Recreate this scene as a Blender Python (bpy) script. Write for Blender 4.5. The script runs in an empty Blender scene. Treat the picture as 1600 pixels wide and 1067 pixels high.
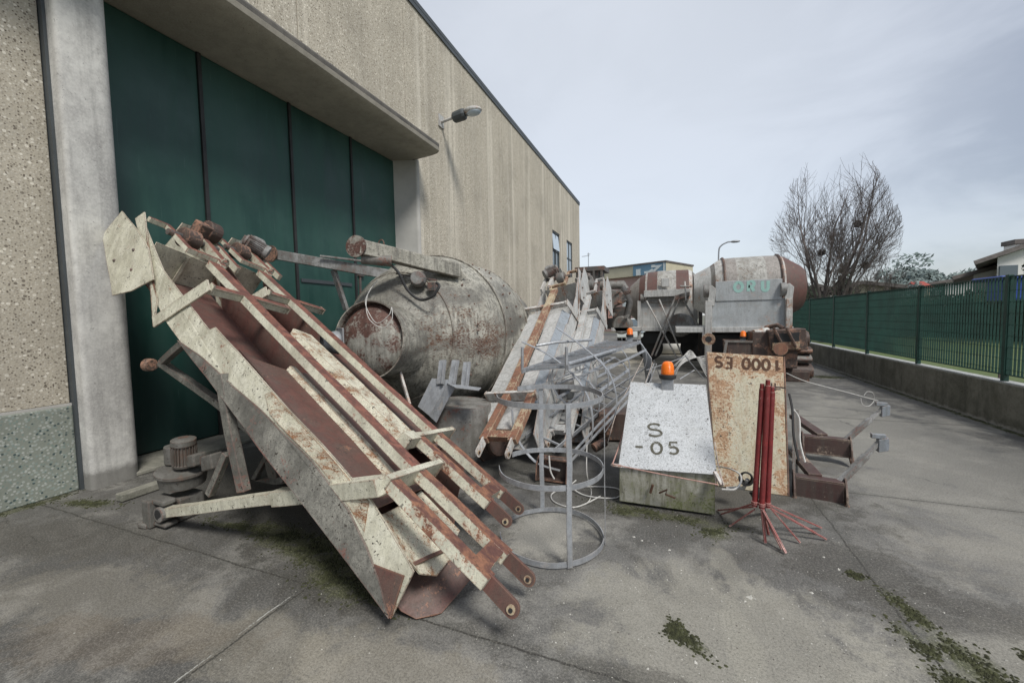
import bpy, bmesh, math, random
from mathutils import Vector, Matrix, noise as mnoise
random.seed(7)
R=math.radians
sc=bpy.context.scene
COL=sc.collection
# ------------------------------------------------------------------ camera model
FPX=630.; CH=1.6
Yc=Vector((248,41.5,-FPX)).normalized(); Zc=Vector((1,.019,0)).cross(Yc).normalized(); Xc=Yc.cross(Zc)
def ray(px,py):
    c=Vector((px-800,533.5-py,-FPX)); return Vector((Xc.dot(c),Yc.dot(c),Zc.dot(c)))
def at(px,py,x=None,y=None,z=None):
    r=ray(px,py)
    t=x/r.x if x is not None else (y/r.y if y is not None else (z-CH)/r.z)
    return Vector((r.x*t,r.y*t,CH+r.z*t))
def onplane(px,py,P,n):
    r=ray(px,py); o=Vector((0,0,CH)); t=(P-o).dot(n)/r.dot(n); return o+r*t
def V(*a): return Vector(a)
cam=bpy.data.cameras.new('camera'); co=bpy.data.objects.new('camera',cam); COL.objects.link(co)
cam.sensor_width=36; cam.lens=FPX*36/1600; cam.clip_end=2000; cam.clip_start=.05
M=Matrix((Xc,Yc,Zc)); co.matrix_world=Matrix.Translation((0,0,CH))@M.to_4x4()
sc.camera=co
# ------------------------------------------------------------------ materials
def newmat(name):
    m=bpy.data.materials.new(name); m.use_nodes=True; nt=m.node_tree; nt.nodes.clear()
    out=nt.nodes.new('ShaderNodeOutputMaterial'); b=nt.nodes.new('ShaderNodeBsdfPrincipled')
    nt.links.new(b.outputs[0],out.inputs[0]); return m,nt,b
class N:
    def __init__(s,nt): s.nt=nt
    def n(s,t,**k):
        o=s.nt.nodes.new(t)
        for a,b in k.items(): setattr(o,a,b)
        return o
    def l(s,a,b): s.nt.links.new(a,b)
    def put(s,sock,v):
        if isinstance(v,bpy.types.NodeSocket): s.l(v,sock)
        elif isinstance(v,(tuple,list)) and len(v)==3 and sock.type=='RGBA': sock.default_value=(*v,1)
        else: sock.default_value=v
    def math(s,op,a,b=0,c=None,clamp=False):
        o=s.n('ShaderNodeMath',operation=op); o.use_clamp=clamp; s.put(o.inputs[0],a); s.put(o.inputs[1],b)
        if c is not None: s.put(o.inputs[2],c)
        return o.outputs[0]
    def mix(s,f,a,b,mode='MIX'):
        o=s.n('ShaderNodeMix',data_type='RGBA',blend_type=mode); s.put(o.inputs[0],f); s.put(o.inputs[6],a); s.put(o.inputs[7],b); return o.outputs[2]
    def noise(s,co,scale,detail=6,rough=.6,dist=0):
        o=s.n('ShaderNodeTexNoise'); s.l(co,o.inputs['Vector']); o.inputs['Scale'].default_value=scale; o.inputs['Detail'].default_value=detail
        o.inputs['Roughness'].default_value=rough; o.inputs['Distortion'].default_value=dist; return o.outputs['Fac']
    def mapr(s,v,a,b,c=0,d=1):
        o=s.n('ShaderNodeMapRange'); o.interpolation_type='SMOOTHSTEP'; s.put(o.inputs[0],v)
        for i,q in enumerate((a,b,c,d)): s.put(o.inputs[i+1],q)
        return o.outputs[0]
    def scale(s,co,v):
        o=s.n('ShaderNodeMapping'); s.l(co,o.inputs[0]); o.inputs['Scale'].default_value=v; return o.outputs[0]
    def co(s): return s.n('ShaderNodeTexCoord').outputs['Object']
    def bump(s,b,h,strength=.3,dist=.01):
        o=s.n('ShaderNodeBump'); o.inputs['Strength'].default_value=strength; o.inputs['Distance'].default_value=dist; s.l(h,o.inputs['Height']); s.l(o.outputs[0],b.inputs['Normal'])
def paint(name,base,var=None,rust=(.16,.075,.05),amt=.3,up=0,sc_=2.2,speck=.5,dirt=(.09,.085,.07),dirta=.35,rough=.6,metal=0,bump=.35,streak=.4,rust2=None,stretch=(1,1,1),fine=16,edge=.25,field=None,mott=.35,chip=(.42,.28,.30)):
    m,nt,b=newmat(name); g=N(nt); co=g.co()
    co2=g.scale(co,stretch)
    var=var or tuple(c*.78 for c in base)
    big=g.noise(co2,sc_,8,.62,.3); med=g.noise(co2,sc_*3.7,8,.65,.6); fn=g.noise(co2,fine*3,6,.7)
    tiny=g.noise(co,fine*9,3,.6)
    col=g.mix(g.mapr(med,.35,.65),base,var)
    col=g.mix(g.math('MULTIPLY',g.mapr(g.noise(g.scale(co,(9,9,.9)),2.5,5,.6),.44,.64),streak),col,dirt)
    col=g.mix(g.math('MULTIPLY',g.mapr(big,.44,.62),dirta),col,dirt)
    col=g.mix(g.math('MULTIPLY',g.mapr(tiny,.42,.66),mott),col,tuple(c*.45 for c in base)); col=g.mix(g.math('MULTIPLY',g.mapr(fn,.5,.66),mott*.8),col,tuple(c*.5 for c in dirt))
    # worn patches
    geo=g.n('ShaderNodeNewGeometry'); sep=g.n('ShaderNodeSeparateXYZ'); g.l(geo.outputs['Normal'],sep.inputs[0])
    val=g.math('ADD',g.math('MULTIPLY',big,chip[0]),g.math('ADD',g.math('MULTIPLY',med,chip[1]),g.math('MULTIPLY',fn,chip[2])))
    if up: val=g.math('ADD',val,g.math('MULTIPLY',g.mapr(sep.outputs[2],.45,.75),up))
    if edge:
        bv=g.n('ShaderNodeBevel'); bv.samples=3; bv.inputs['Radius'].default_value=.012
        vm=g.n('ShaderNodeVectorMath',operation='DOT_PRODUCT'); g.l(bv.outputs[0],vm.inputs[0]); g.l(geo.outputs['Normal'],vm.inputs[1])
        ed=g.mapr(vm.outputs['Value'],.99,.8); val=g.math('ADD',val,g.math('MULTIPLY',ed,edge*.6))
    if field: val=g.math('ADD',val,field(g,co,med))
    th=.5+(.5-amt)*.27
    mask=g.mapr(val,th-.015,th+.015)
    r2=rust2 or tuple(c*1.7 for c in rust)
    rc=g.mix(g.mapr(med,.4,.62),rust,r2); rc=g.mix(g.math('MULTIPLY',g.mapr(fn,.4,.7),.4),rc,tuple(c*.45 for c in rust))
    halo=g.math('MULTIPLY',g.mapr(val,th-.045,th),.5)
    col=g.mix(halo,col,tuple(min(1,c*1.5) for c in r2),'MIX'); col=g.mix(mask,col,rc)
    if speck:
        sp=g.mapr(g.noise(co,fine*2.6,2,.5,1.2),.635,.68); sp=g.math('MULTIPLY',sp,g.mapr(med,.42,.5)); col=g.mix(g.math('MULTIPLY',sp,speck),col,(.035,.028,.022))
    g.l(col,b.inputs['Base Color']); b.inputs['Metallic'].default_value=metal
    g.l(g.math('ADD',g.math('MULTIPLY',mask,.3*(1-rough)),g.mapr(fn,.2,.8,rough-.08,rough+.1)),b.inputs['Roughness'])
    g.bump(b,g.math('ADD',g.math('MULTIPLY',mask,-.35),g.math('ADD',g.math('MULTIPLY',fn,.6),big)),bump,.006)
    return m
def simple(name,c,rough=.7,metal=0,var=.25,scale=8,emit=0):
    m,nt,b=newmat(name); g=N(nt); co=g.co()
    n1=g.noise(co,scale,6,.65); col=g.mix(g.mapr(n1,.3,.7),tuple(q*(1-var) for q in c),tuple(min(1,q*(1+var)) for q in c))
    g.l(col,b.inputs['Base Color']); b.inputs['Roughness'].default_value=rough; b.inputs['Metallic'].default_value=metal
    g.bump(b,g.noise(co,scale*5,4),.2,.004); return m
CREAM=(.64,.62,.49); MAR=(.125,.056,.044)
MT={}
MT['fork']=paint('fork_paint',CREAM,(.70,.68,.55),MAR,amt=.36,sc_=3.2,streak=.2,chip=(.35,.3,.35),up=.3,speck=.7,rust2=(.30,.14,.08))
MT['cream']=paint('cream_paint',CREAM,(.70,.68,.56),MAR,amt=.10,up=.0,speck=1,rust2=(.24,.12,.07),dirta=.35,sc_=3.2,edge=.5,streak=.22,dirt=(.16,.14,.09))
MT['cream_up']=paint('cream_beam_paint',CREAM,(.70,.68,.55),MAR,sc_=3.4,edge=.45,amt=.11,streak=.2,dirt=(.16,.14,.09),up=.6,speck=.7,rust2=(.27,.11,.075))
MT['cream_scar']=paint('scratched_cream',(.68,.65,.50),(.74,.71,.58),(.17,.075,.045),amt=.33,speck=1,rust2=(.30,.15,.07),stretch=(1.5,3,6),sc_=2.2,streak=.2,chip=(.3,.3,.4),mott=.5)
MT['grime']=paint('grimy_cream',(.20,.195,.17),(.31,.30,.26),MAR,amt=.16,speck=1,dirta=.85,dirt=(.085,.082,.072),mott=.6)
MT['maroon']=paint('maroon_primer',(.150,.068,.054),(.115,.052,.043),(.19,.095,.06),amt=.06,sc_=3,speck=.6,dirta=.4,streak=.3,bump=.25)
MT['orange_rust']=paint('orange_rust',(.30,.15,.09),(.24,.10,.065),(.45,.38,.26),amt=.3,speck=.6,rust2=(.5,.42,.28),dirta=.2)
MT['galv']=paint('galvanised',(.46,.48,.50),(.34,.36,.385),(.25,.24,.23),amt=.12,speck=.1,dirta=.3,metal=.35,rough=.5,bump=.1,dirt=(.2,.2,.2))
MT['grey']=paint('grey_paint',(.50,.50,.48),(.56,.56,.54),(.2,.11,.07),amt=.14,speck=.3,dirta=.3,dirt=(.2,.2,.18))
MT['bluegrey']=paint('bluegrey_paint',(.27,.30,.33),(.28,.31,.335),(.2,.12,.08),amt=.1,speck=.2,dirta=.3,dirt=(.16,.16,.15))
MT['white_rust']=paint('white_flaking',(.58,.57,.53),(.66,.65,.62),(.22,.10,.06),amt=.26,sc_=3,speck=.9,rust2=(.35,.18,.1))
def drumfield(g,co,med):
    mp=g.n('ShaderNodeMapping'); mp.vector_type='TEXTURE'; g.l(co,mp.inputs[0]); mp.inputs['Location'].default_value=(.75,-.85,1.35); mp.inputs['Scale'].default_value=(.9,.75,.55)
    ln=g.n('ShaderNodeVectorMath',operation='LENGTH'); g.l(mp.outputs[0],ln.inputs[0]); return g.mapr(ln.outputs['Value'],1.25,.2,-.01,.10)
MT['drum']=paint('drum_shell',(.50,.48,.41),(.33,.315,.26),(.09,.047,.038),amt=.12,sc_=1.1,speck=1,fine=14,rust2=(.15,.08,.05),dirta=.9,dirt=(.085,.08,.068),streak=.7,chip=(.22,.26,.52),bump=.7,field=drumfield,mott=.75,stretch=(1,.6,1.6))
MT['drumcap']=paint('drum_cap',(.38,.37,.32),(.24,.23,.2),(.085,.043,.034),amt=.46,sc_=1.9,speck=1,fine=14,rust2=(.12,.06,.045),dirta=.7,streak=.5)
MT['dark']=paint('dark_steel',(.075,.073,.07),(.12,.115,.11),(.12,.06,.045),amt=.25,speck=.5,dirta=.4)
MT['conc_metal']=paint('cement_caked',(.26,.25,.23),(.17,.165,.15),(.12,.06,.045),amt=.22,speck=.8,dirta=.6,bump=.8)
MT['caked']=paint('dark_caked_casting',(.17,.165,.15),(.11,.105,.095),(.09,.055,.04),amt=.2,speck=.8,dirta=.7,bump=.9)
MT['motor']=paint('motor_casting',(.36,.36,.35),(.22,.22,.21),(.1,.06,.05),amt=.2,speck=.8,dirta=.7,bump=.6)
MT['rust']=paint('deep_rust',(.082,.050,.040),(.056,.037,.032),(.22,.12,.08),amt=.25,speck=.7,dirta=.3,bump=.6)
MT['box_white']=paint('box_lid',(.60,.62,.63),(.52,.54,.55),(.26,.25,.23),amt=.13,mott=.8,speck=1,fine=22,dirta=.15,streak=.1,rust2=(.35,.34,.32),dirt=(.3,.3,.28))
MT['box_front']=paint('box_front',(.46,.45,.39),(.36,.355,.29),(.10,.11,.05),amt=.26,speck=.6,dirta=.75,dirt=(.15,.145,.09),streak=.8)
def pfield(g,co,med):
    sp=g.n('ShaderNodeSeparateXYZ'); g.l(co,sp.inputs[0]); w=g.math('MULTIPLY',g.math('SUBTRACT',med,.5),.5); x=g.math('ADD',sp.outputs[0],w); z=g.math('ADD',sp.outputs[2],w)
    a=g.mapr(x,-.05,-.18,0,.065); b_=g.mapr(x,.18,.26,0,.06); c=g.mapr(z,.92,1.06,0,.09)
    return g.math('SUBTRACT',g.math('MAXIMUM',a,g.math('MAXIMUM',b_,c)),.02)
MT['plate']=paint('rusty_cream_panel',(.56,.52,.38),(.60,.57,.45),(.28,.155,.09),amt=.30,sc_=2.0,chip=(.3,.3,.4),field=pfield,mott=.6,speck=1,fine=20,rust2=(.42,.26,.15),dirta=.2,dirt=(.35,.2,.1),streak=.4)
MT['red']=paint('red_prop_paint',(.17,.016,.016),(.25,.026,.024),(.40,.27,.24),amt=.12,speck=.6,dirta=.35,dirt=(.07,.02,.02),fine=26)
MT['redw']=paint('scuffed_red',(.27,.035,.03),(.19,.022,.02),(.45,.28,.25),amt=.2,speck=.6,dirta=.3,fine=30)
MT['brown']=paint('brown_painted_steel',(.085,.042,.036),(.065,.036,.032),(.22,.17,.13),amt=.17,speck=.3,dirta=.3)
MT['panel']=paint('panel_bluegrey',(.40,.425,.435),(.45,.47,.475),(.2,.11,.07),amt=.10,speck=.5,dirta=.3,dirt=(.2,.2,.18),streak=.2)
MT['letter']=simple('letter_paint',(.085,.08,.06),.9,0,.5,40)
MT['letter_rust']=simple('letter_rust',(.085,.040,.024),.9,0,.45,30)
MT['letter_aqua']=simple('letter_aqua',(.36,.66,.58),.7,0,.12,20)
def worn(name,c,base,th):
    m,nt,b=newmat(name); g=N(nt); co=g.co(); n1=g.noise(co,70,5,.75); n2=g.noise(co,14,4,.6); v=g.math('ADD',g.math('MULTIPLY',n1,.6),g.math('MULTIPLY',n2,.4))
    col=g.mix(g.mapr(v,th-.03,th+.03),tuple(q*.8 for q in c),base); col=g.mix(g.math('MULTIPLY',g.mapr(n2,.4,.6),.3),col,c); g.l(col,b.inputs['Base Color']); b.inputs['Roughness'].default_value=.85; return m
MT['letter']=worn('letter_paint',(.10,.095,.07),(.48,.49,.49),.60); MT['letter_rust']=worn('letter_rust',(.10,.05,.03),(.36,.19,.10),.62); MT['letter_aqua']=worn('letter_aqua',(.38,.62,.56),(.50,.50,.48),.60)
MT['rubber']=simple('rubber',(.022,.022,.022),.6)
MT['rope']=simple('rope',(.45,.38,.33),.9,0,.3,60)
MT['wire']=simple('pale_wire',(.50,.49,.46),.6,0,.2,30)
MT['ropepink']=simple('pink_rope',(.42,.25,.21),.9,0,.3,60)
MT['bark']=simple('bark',(.085,.072,.065),.95,0,.35,6)
MT['twig']=simple('twig',(.16,.135,.125),.95,0,.25,4)
MT['ever']=simple('evergreen',(.035,.055,.03),.9,0,.45,2)
MT['hazyever']=simple('hazy_evergreen',(.16,.20,.19),.95,0,.2,2)
MT['fence']=simple('fence_green',(.006,.040,.029),.5,0,.25,3)
MT['roof']=simple('roof_tiles',(.13,.115,.105),.85,0,.25,3)
MT['render']=simple('pale_render',(.74,.73,.69),.9,0,.06,1)
MT['pinkr']=simple('pink_render',(.42,.29,.25),.9,0,.08,1)
MT['beige']=simple('beige_fascia',(.50,.46,.33),.85,0,.06,1)
MT['signblue']=simple('sign_blue',(.13,.24,.32),.6,0,.08,2)
MT['signwhite']=simple('sign_white',(.62,.66,.64),.6,0,.05,2)
MT['bluebox']=simple('blue_plastic',(.02,.06,.30),.5,0,.1,2)
MT['flash']=simple('roof_flashing',(.07,.08,.085),.5,.2,.15,1)
MT['jamb']=simple('jamb_concrete',(.43,.42,.39),.9,0,.1,2)
def glassmat(name,c,rough=.15):
    m,nt,b=newmat(name); b.inputs['Base Color'].default_value=(*c,1); b.inputs['Roughness'].default_value=rough; b.inputs['Metallic'].default_value=.0; b.inputs['Specular IOR Level'].default_value=.8; return m
MT['glass']=glassmat('window_glass',(.10,.13,.15)); MT['glasspale']=glassmat('pale_window_glass',(.45,.53,.60),.2)
m,nt,b=newmat('orange_lens'); g=N(nt); b.inputs['Base Color'].default_value=(.95,.20,.01,1); b.inputs['Roughness'].default_value=.28; b.inputs['Transmission Weight'].default_value=.0; b.inputs['Subsurface Weight'].default_value=.3; b.inputs['Subsurface Radius'].default_value=(.02,.008,.002)
wv=g.n('ShaderNodeTexWave',wave_type='BANDS',bands_direction='Z'); g.l(g.co(),wv.inputs[0]); wv.inputs['Scale'].default_value=26; g.bump(b,wv.outputs['Fac'],.5,.004); MT['orange']=m
def aggregate(name,base,c1,c2,scale,dark=(.1,.08,.06),bands=True,size_mix=.5):
    m,nt,b=newmat(name); g=N(nt); co=g.co()
    vo=g.n('ShaderNodeTexVoronoi'); g.l(co,vo.inputs['Vector']); vo.inputs['Scale'].default_value=scale
    vo2=g.n('ShaderNodeTexVoronoi'); g.l(co,vo2.inputs['Vector']); vo2.inputs['Scale'].default_value=scale*.45
    sep=g.n('ShaderNodeSeparateColor'); g.l(vo.outputs['Color'],sep.inputs[0]); sep2=g.n('ShaderNodeSeparateColor'); g.l(vo2.outputs['Color'],sep2.inputs[0])
    pebble=g.mix(g.mapr(sep.outputs[0],.2,.8),c1,c2); pebble=g.mix(g.mapr(sep.outputs[1],.80,.84),pebble,dark)
    col=g.mix(g.mapr(vo.outputs['Distance'],.30,.5),pebble,base)
    big=g.math('MULTIPLY',g.mapr(vo2.outputs['Distance'],.34,.28),g.mapr(sep2.outputs[0],.72,.75))
    col=g.mix(g.math('MULTIPLY',big,.8),col,g.mix(g.mapr(sep2.outputs[1],.3,.35),dark,tuple(min(1,c*1.25) for c in c2)))
    if bands:
        st=g.noise(g.scale(co,(1,1.6,.10)),1.5,6,.65); col=g.mix(g.math('MULTIPLY',g.mapr(st,.42,.68),.28),col,tuple(c*.5 for c in base))
        st2=g.noise(g.scale(co,(1,3.1,.06)),1.1,4,.6); col=g.mix(g.math('MULTIPLY',g.mapr(st2,.50,.66),.3),col,tuple(min(1,c*1.35) for c in c2))
        bl=g.noise(co,.7,5,.6); col=g.mix(g.math('MULTIPLY',g.mapr(bl,.45,.7),.3),col,tuple(c*.45 for c in base))
    g.l(col,b.inputs['Base Color']); b.inputs['Roughness'].default_value=.9
    g.bump(b,g.math('SUBTRACT',1,vo.outputs['Distance']),.3,.005); return m
MT['agg']=aggregate('exposed_aggregate',(.47,.425,.34),(.25,.215,.165),(.66,.62,.53),56)
MT['agg2']=aggregate('green_aggregate',(.24,.26,.22),(.14,.21,.19),(.42,.44,.40),42,dark=(.05,.08,.08))
def concrete(name,base,dark,scale=1.,streak=.5,low=None):
    m,nt,b=newmat(name); g=N(nt); co=g.co()
    n1=g.noise(co,1.6*scale,8,.65,.4); n2=g.noise(co,9*scale,8,.7); n3=g.noise(co,55,5,.7)
    col=g.mix(g.mapr(n1,.36,.66),base,dark); col=g.mix(g.math('MULTIPLY',g.mapr(n2,.4,.68),.5),col,tuple(c*.8 for c in dark))
    st=g.noise(g.scale(co,(5,5,.35)),1.6,7,.65); col=g.mix(g.math('MULTIPLY',g.mapr(st,.46,.66),streak),col,tuple(c*.6 for c in dark))
    col=g.mix(g.math('MULTIPLY',g.mapr(n3,.35,.75),.4),col,tuple(min(1,c*1.2) for c in base))
    pit=g.mapr(g.noise(co,30,3,.5,1),.68,.71); col=g.mix(g.math('MULTIPLY',pit,.5),col,tuple(c*.35 for c in dark))
    if low:
        sep=g.n('ShaderNodeSeparateXYZ'); g.l(co,sep.inputs[0]); lo=g.math('SUBTRACT',g.mapr(sep.outputs[2],low[0],low[1],1,0),g.math('MULTIPLY',n2,.6),clamp=True)
        col=g.mix(g.mapr(lo,.25,.5,0,.8),col,low[2])
    g.l(col,b.inputs['Base Color']); b.inputs['Roughness'].default_value=.88; g.bump(b,g.math('ADD',n2,g.math('MULTIPLY',n3,.5)),.5,.006); return m
MT['conc']=concrete('cast_concrete',(.58,.57,.53),(.36,.35,.33),low=(0,.45,(.14,.135,.12)))
MT['soffit']=concrete('canopy_concrete',(.42,.385,.32),(.31,.285,.235),.6,.2)
MT['fascia']=concrete('fascia_concrete',(.13,.12,.105),(.07,.066,.06),1.4,.4)
MT['kerb']=concrete('mossy_wall_concrete',(.17,.165,.135),(.07,.07,.05),1.3,.6,low=(-.1,.22,(.30,.29,.26)))
MT['kerbtop']=concrete('wall_cap_concrete',(.42,.43,.42),(.30,.31,.30),2,.1)
MT['sill']=concrete('threshold_concrete',(.27,.26,.22),(.14,.14,.11),2,.3)
# green door
m,nt,b=newmat('green_door'); g=N(nt); co=g.co()
n1=g.noise(g.scale(co,(1,2.5,.3)),1.5,7,.65); n2=g.noise(co,1.1,6,.6)
col=g.mix(g.mapr(n1,.35,.7),(.010,.048,.038),(.022,.076,.060)); col=g.mix(g.math('MULTIPLY',g.mapr(n2,.4,.7),.55),col,(.04,.095,.08))
sz=g.n('ShaderNodeSeparateXYZ'); g.l(g.n('ShaderNodeNewGeometry').outputs['Position'],sz.inputs[0]); dz=g.math('ADD',sz.outputs[2],g.math('MULTIPLY',n1,-1.2)); col=g.mix(g.mapr(dz,1.6,-.6,0,.75),col,(.006,.022,.02)); scr=g.mapr(g.noise(g.scale(co,(1,14,.5)),3,4,.6),.66,.70); col=g.mix(g.math('MULTIPLY',scr,.25),col,(.09,.15,.13))  # occlusion shade painted into the green, darker toward the foot of the door; pale scratches
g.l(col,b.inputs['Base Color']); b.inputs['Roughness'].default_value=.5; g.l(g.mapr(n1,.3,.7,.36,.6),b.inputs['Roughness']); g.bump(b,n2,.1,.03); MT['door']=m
# yard
MOSS=[(1.19,2.68,.05,.16,.3),(1.27,2.34,.13,.24,.5),(1.13,2.42,.06,.14,.4),(1.17,2.2,.12,.12,.2),(.085,2.07,.13,.05,-.5),(.02,2.12,.05,.08,0),(-3.2,2.07,.35,.05,.1),(-2.75,2.1,.45,.12,-.05),(-2.25,2.02,.40,.17,-.2),(-1.93,1.86,.30,.16,-.2),(-1.6,1.8,.25,.07,-.2),(-.1,3.36,.45,.08,-.1),(-.3,3.3,.14,.05,0),(.3,3.2,.10,.10,0),(-4.9,1.9,.35,.08,.2),(3.6,12,.4,.25,0),(1.05,2.95,.04,.04,0),(1.55,2.5,.05,.03,0),(-5.35,1.5,.08,.6,0),(4.12,8,.06,8,0)]
def yardmat():
    m,nt,b=newmat('yard_concrete'); g=N(nt); co=g.co(); sep=g.n('ShaderNodeSeparateXYZ'); g.l(co,sep.inputs[0]); x,y=sep.outputs[0],sep.outputs[1]
    n0=g.noise(co,.45,6,.6,.5); n1=g.noise(co,1.7,9,.68,.5); n2=g.noise(co,7,9,.72); n3=g.noise(co,85,7,.8); n4=g.noise(co,230,3,.7)
    col=g.mix(g.mapr(n0,.35,.65),(.155,.15,.138),(.072,.070,.066)); col=g.mix(g.math('MULTIPLY',g.mapr(n1,.44,.62),.8),col,(.235,.227,.205))
    col=g.mix(g.math('MULTIPLY',g.mapr(n2,.47,.60),.65),col,(.065,.061,.054))
    def spot(cx,cy,rx,ry,rot=0):
        mp=g.n('ShaderNodeMapping'); mp.vector_type='TEXTURE'; g.l(co,mp.inputs[0]); mp.inputs['Location'].default_value=(cx,cy,0); mp.inputs['Rotation'].default_value=(0,0,rot); mp.inputs['Scale'].default_value=(rx,ry,1)
        ln=g.n('ShaderNodeVectorMath',operation='LENGTH'); g.l(mp.outputs[0],ln.inputs[0])
        return g.math('SUBTRACT',ln.outputs['Value'],g.math('ADD',g.math('MULTIPLY',g.math('SUBTRACT',n1,.5),2.2),g.math('MULTIPLY',g.math('SUBTRACT',n2,.5),1.3)))
    for (cx,cy,rx,ry,rot,c,a) in [(.25,2.15,.80,.6,.1,(.36,.35,.305),.6),(1.5,2.35,.7,.35,.3,(.36,.35,.305),.5),(-.88,2.8,.33,.45,0,(.42,.41,.37),.65),(.35,2.75,.09,.35,.2,(.38,.37,.32),.4),(.33,2.1,.10,.6,.1,(.38,.37,.32),.35),
        (-1.9,1.3,.5,.25,.1,(.30,.28,.23),.45),(-1.2,1.4,.6,.25,0,(.32,.30,.25),.5),(2.6,6,1.3,3.4,0,(.27,.265,.24),.6),(2.3,3.4,.9,.6,.2,(.29,.28,.25),.45),(-3.2,1.25,.9,.3,.1,(.26,.245,.21),.4),
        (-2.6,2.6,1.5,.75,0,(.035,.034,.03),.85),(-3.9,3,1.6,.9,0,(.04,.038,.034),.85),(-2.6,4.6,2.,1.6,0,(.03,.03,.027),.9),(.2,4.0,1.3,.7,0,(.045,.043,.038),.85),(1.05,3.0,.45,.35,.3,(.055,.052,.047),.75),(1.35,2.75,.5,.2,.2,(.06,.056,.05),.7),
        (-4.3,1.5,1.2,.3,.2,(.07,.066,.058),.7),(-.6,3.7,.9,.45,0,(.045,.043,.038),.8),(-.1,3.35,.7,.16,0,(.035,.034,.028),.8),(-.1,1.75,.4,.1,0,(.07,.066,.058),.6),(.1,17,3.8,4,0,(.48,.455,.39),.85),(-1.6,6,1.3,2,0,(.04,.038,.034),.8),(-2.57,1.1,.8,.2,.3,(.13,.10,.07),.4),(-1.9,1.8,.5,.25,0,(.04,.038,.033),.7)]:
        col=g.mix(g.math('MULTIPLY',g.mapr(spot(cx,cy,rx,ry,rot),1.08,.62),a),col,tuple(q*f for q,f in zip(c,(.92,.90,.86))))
    # pale scraped arc
    sp=g.math('ABSOLUTE',g.math('SUBTRACT',spot(1.62,2.85,.36,.17,.05),1.0)); col=g.mix(g.math('MULTIPLY',g.mapr(sp,.05,.01),.16),col,(.4,.4,.36))
    wob=g.math('MULTIPLY',g.math('SUBTRACT',n1,.5),.05); wob2=g.math('MULTIPLY',g.math('SUBTRACT',n2,.5),.03); w=g.math('ADD',wob,wob2)
    def line(ax,val,cond=None,wd=.009):
        d=g.math('ABSOLUTE',g.math('ADD',g.math('SUBTRACT',ax,val),w)); f=g.mapr(d,wd,wd*.4)
        halo=g.mapr(d,wd*9,wd)
        if cond is not None: f=g.math('MULTIPLY',f,cond); halo=g.math('MULTIPLY',halo,cond)
        return f,halo
    lt=lambda a,v:g.math('LESS_THAN',a,v)
    gt=lambda a,v:g.math('GREATER_THAN',a,v)
    for (ax,val,cond) in [(y,1.735,lt(x,1.13)),(x,-2.04,lt(y,1.735)),(x,1.13,None),(y,4.33,gt(x,1.13)),(y,7.4,None),(y,11.5,None),(y,-1.2,None)]:
        f,h=line(ax,val,cond); col=g.mix(g.math('MULTIPLY',h,.28),col,(.05,.05,.042)); col=g.mix(g.math('MULTIPLY',f,.9),col,(.022,.02,.016))
    d=g.math('ABSOLUTE',g.math('ADD',g.math('SUBTRACT',x,-2.065),w)); col=g.mix(g.math('MULTIPLY',g.math('MULTIPLY',g.mapr(d,.006,.002),lt(y,1.735)),g.mapr(n2,.48,.56)),col,(.42,.42,.39))
    # cracks
    vo=g.n('ShaderNodeTexVoronoi',feature='DISTANCE_TO_EDGE'); mp=g.n('ShaderNodeVectorMath',operation='ADD'); 
    sc1=g.n('ShaderNodeVectorMath',operation='SCALE'); nn=g.n('ShaderNodeTexNoise'); g.l(co,nn.inputs['Vector']); nn.inputs['Scale'].default_value=2; nn.inputs['Detail'].default_value=6
    g.l(nn.outputs['Color'],sc1.inputs[0]); sc1.inputs['Scale'].default_value=.6; g.l(sc1.outputs[0],mp.inputs[1]); g.l(co,mp.inputs[0]); g.l(mp.outputs[0],vo.inputs['Vector']); vo.inputs['Scale'].default_value=.32
    cr=g.math('MULTIPLY',g.mapr(vo.outputs['Distance'],.0022,.0006),g.mapr(n0,.5,.55)); col=g.mix(g.math('MULTIPLY',cr,.7),col,(.03,.028,.024))
    # moss
    mm=None
    for (cx,cy,rx,ry,rot) in MOSS:
        s=g.mapr(spot(cx,cy,rx,ry,rot),1.2,.5); mm=s if mm is None else g.math('MAXIMUM',mm,s)
    mm=g.math('MULTIPLY',mm,g.mapr(g.noise(co,18,6,.7),.36,.5)); mosscol=g.mix(g.mapr(n3,.35,.65),(.022,.026,.01),(.085,.092,.026)); col=g.mix(g.math('MULTIPLY',mm,.92),col,mosscol)
    col=g.mix(g.math('MULTIPLY',g.mapr(n3,.48,.60),.45),col,g.mix(.5,col,(.45,.43,.37)))
    col=g.mix(g.math('MULTIPLY',g.mapr(n3,.5,.40),.4),col,(.05,.048,.042))
    col=g.mix(g.math('MULTIPLY',g.mapr(n4,.55,.8),.35),col,(.42,.41,.38)); col=g.mix(g.math('MULTIPLY',g.mapr(n4,.46,.34),.6),col,(.03,.03,.027))
    g.l(col,b.inputs['Base Color']); g.l(g.mapr(n1,.3,.7,.62,.9),b.inputs['Roughness'])
    h=g.math('ADD',g.math('MULTIPLY',n3,1.0),g.math('ADD',n2,g.math('MULTIPLY',mm,1.2))); g.bump(b,h,.35,.005); return m
MT['yard']=yardmat()
def groundmat(name,a,c,s):
    m,nt,b=newmat(name); g=N(nt); co=g.co(); n1=g.noise(co,s,8,.7); n2=g.noise(co,s*14,5,.7); col=g.mix(g.mapr(n1,.35,.65),a,c); col=g.mix(g.math('MULTIPLY',g.mapr(n2,.35,.65),.5),col,tuple(q*.6 for q in a))
    g.l(col,b.inputs['Base Color']); b.inputs['Roughness'].default_value=.95; g.bump(b,n2,.6,.03); return m
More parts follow.
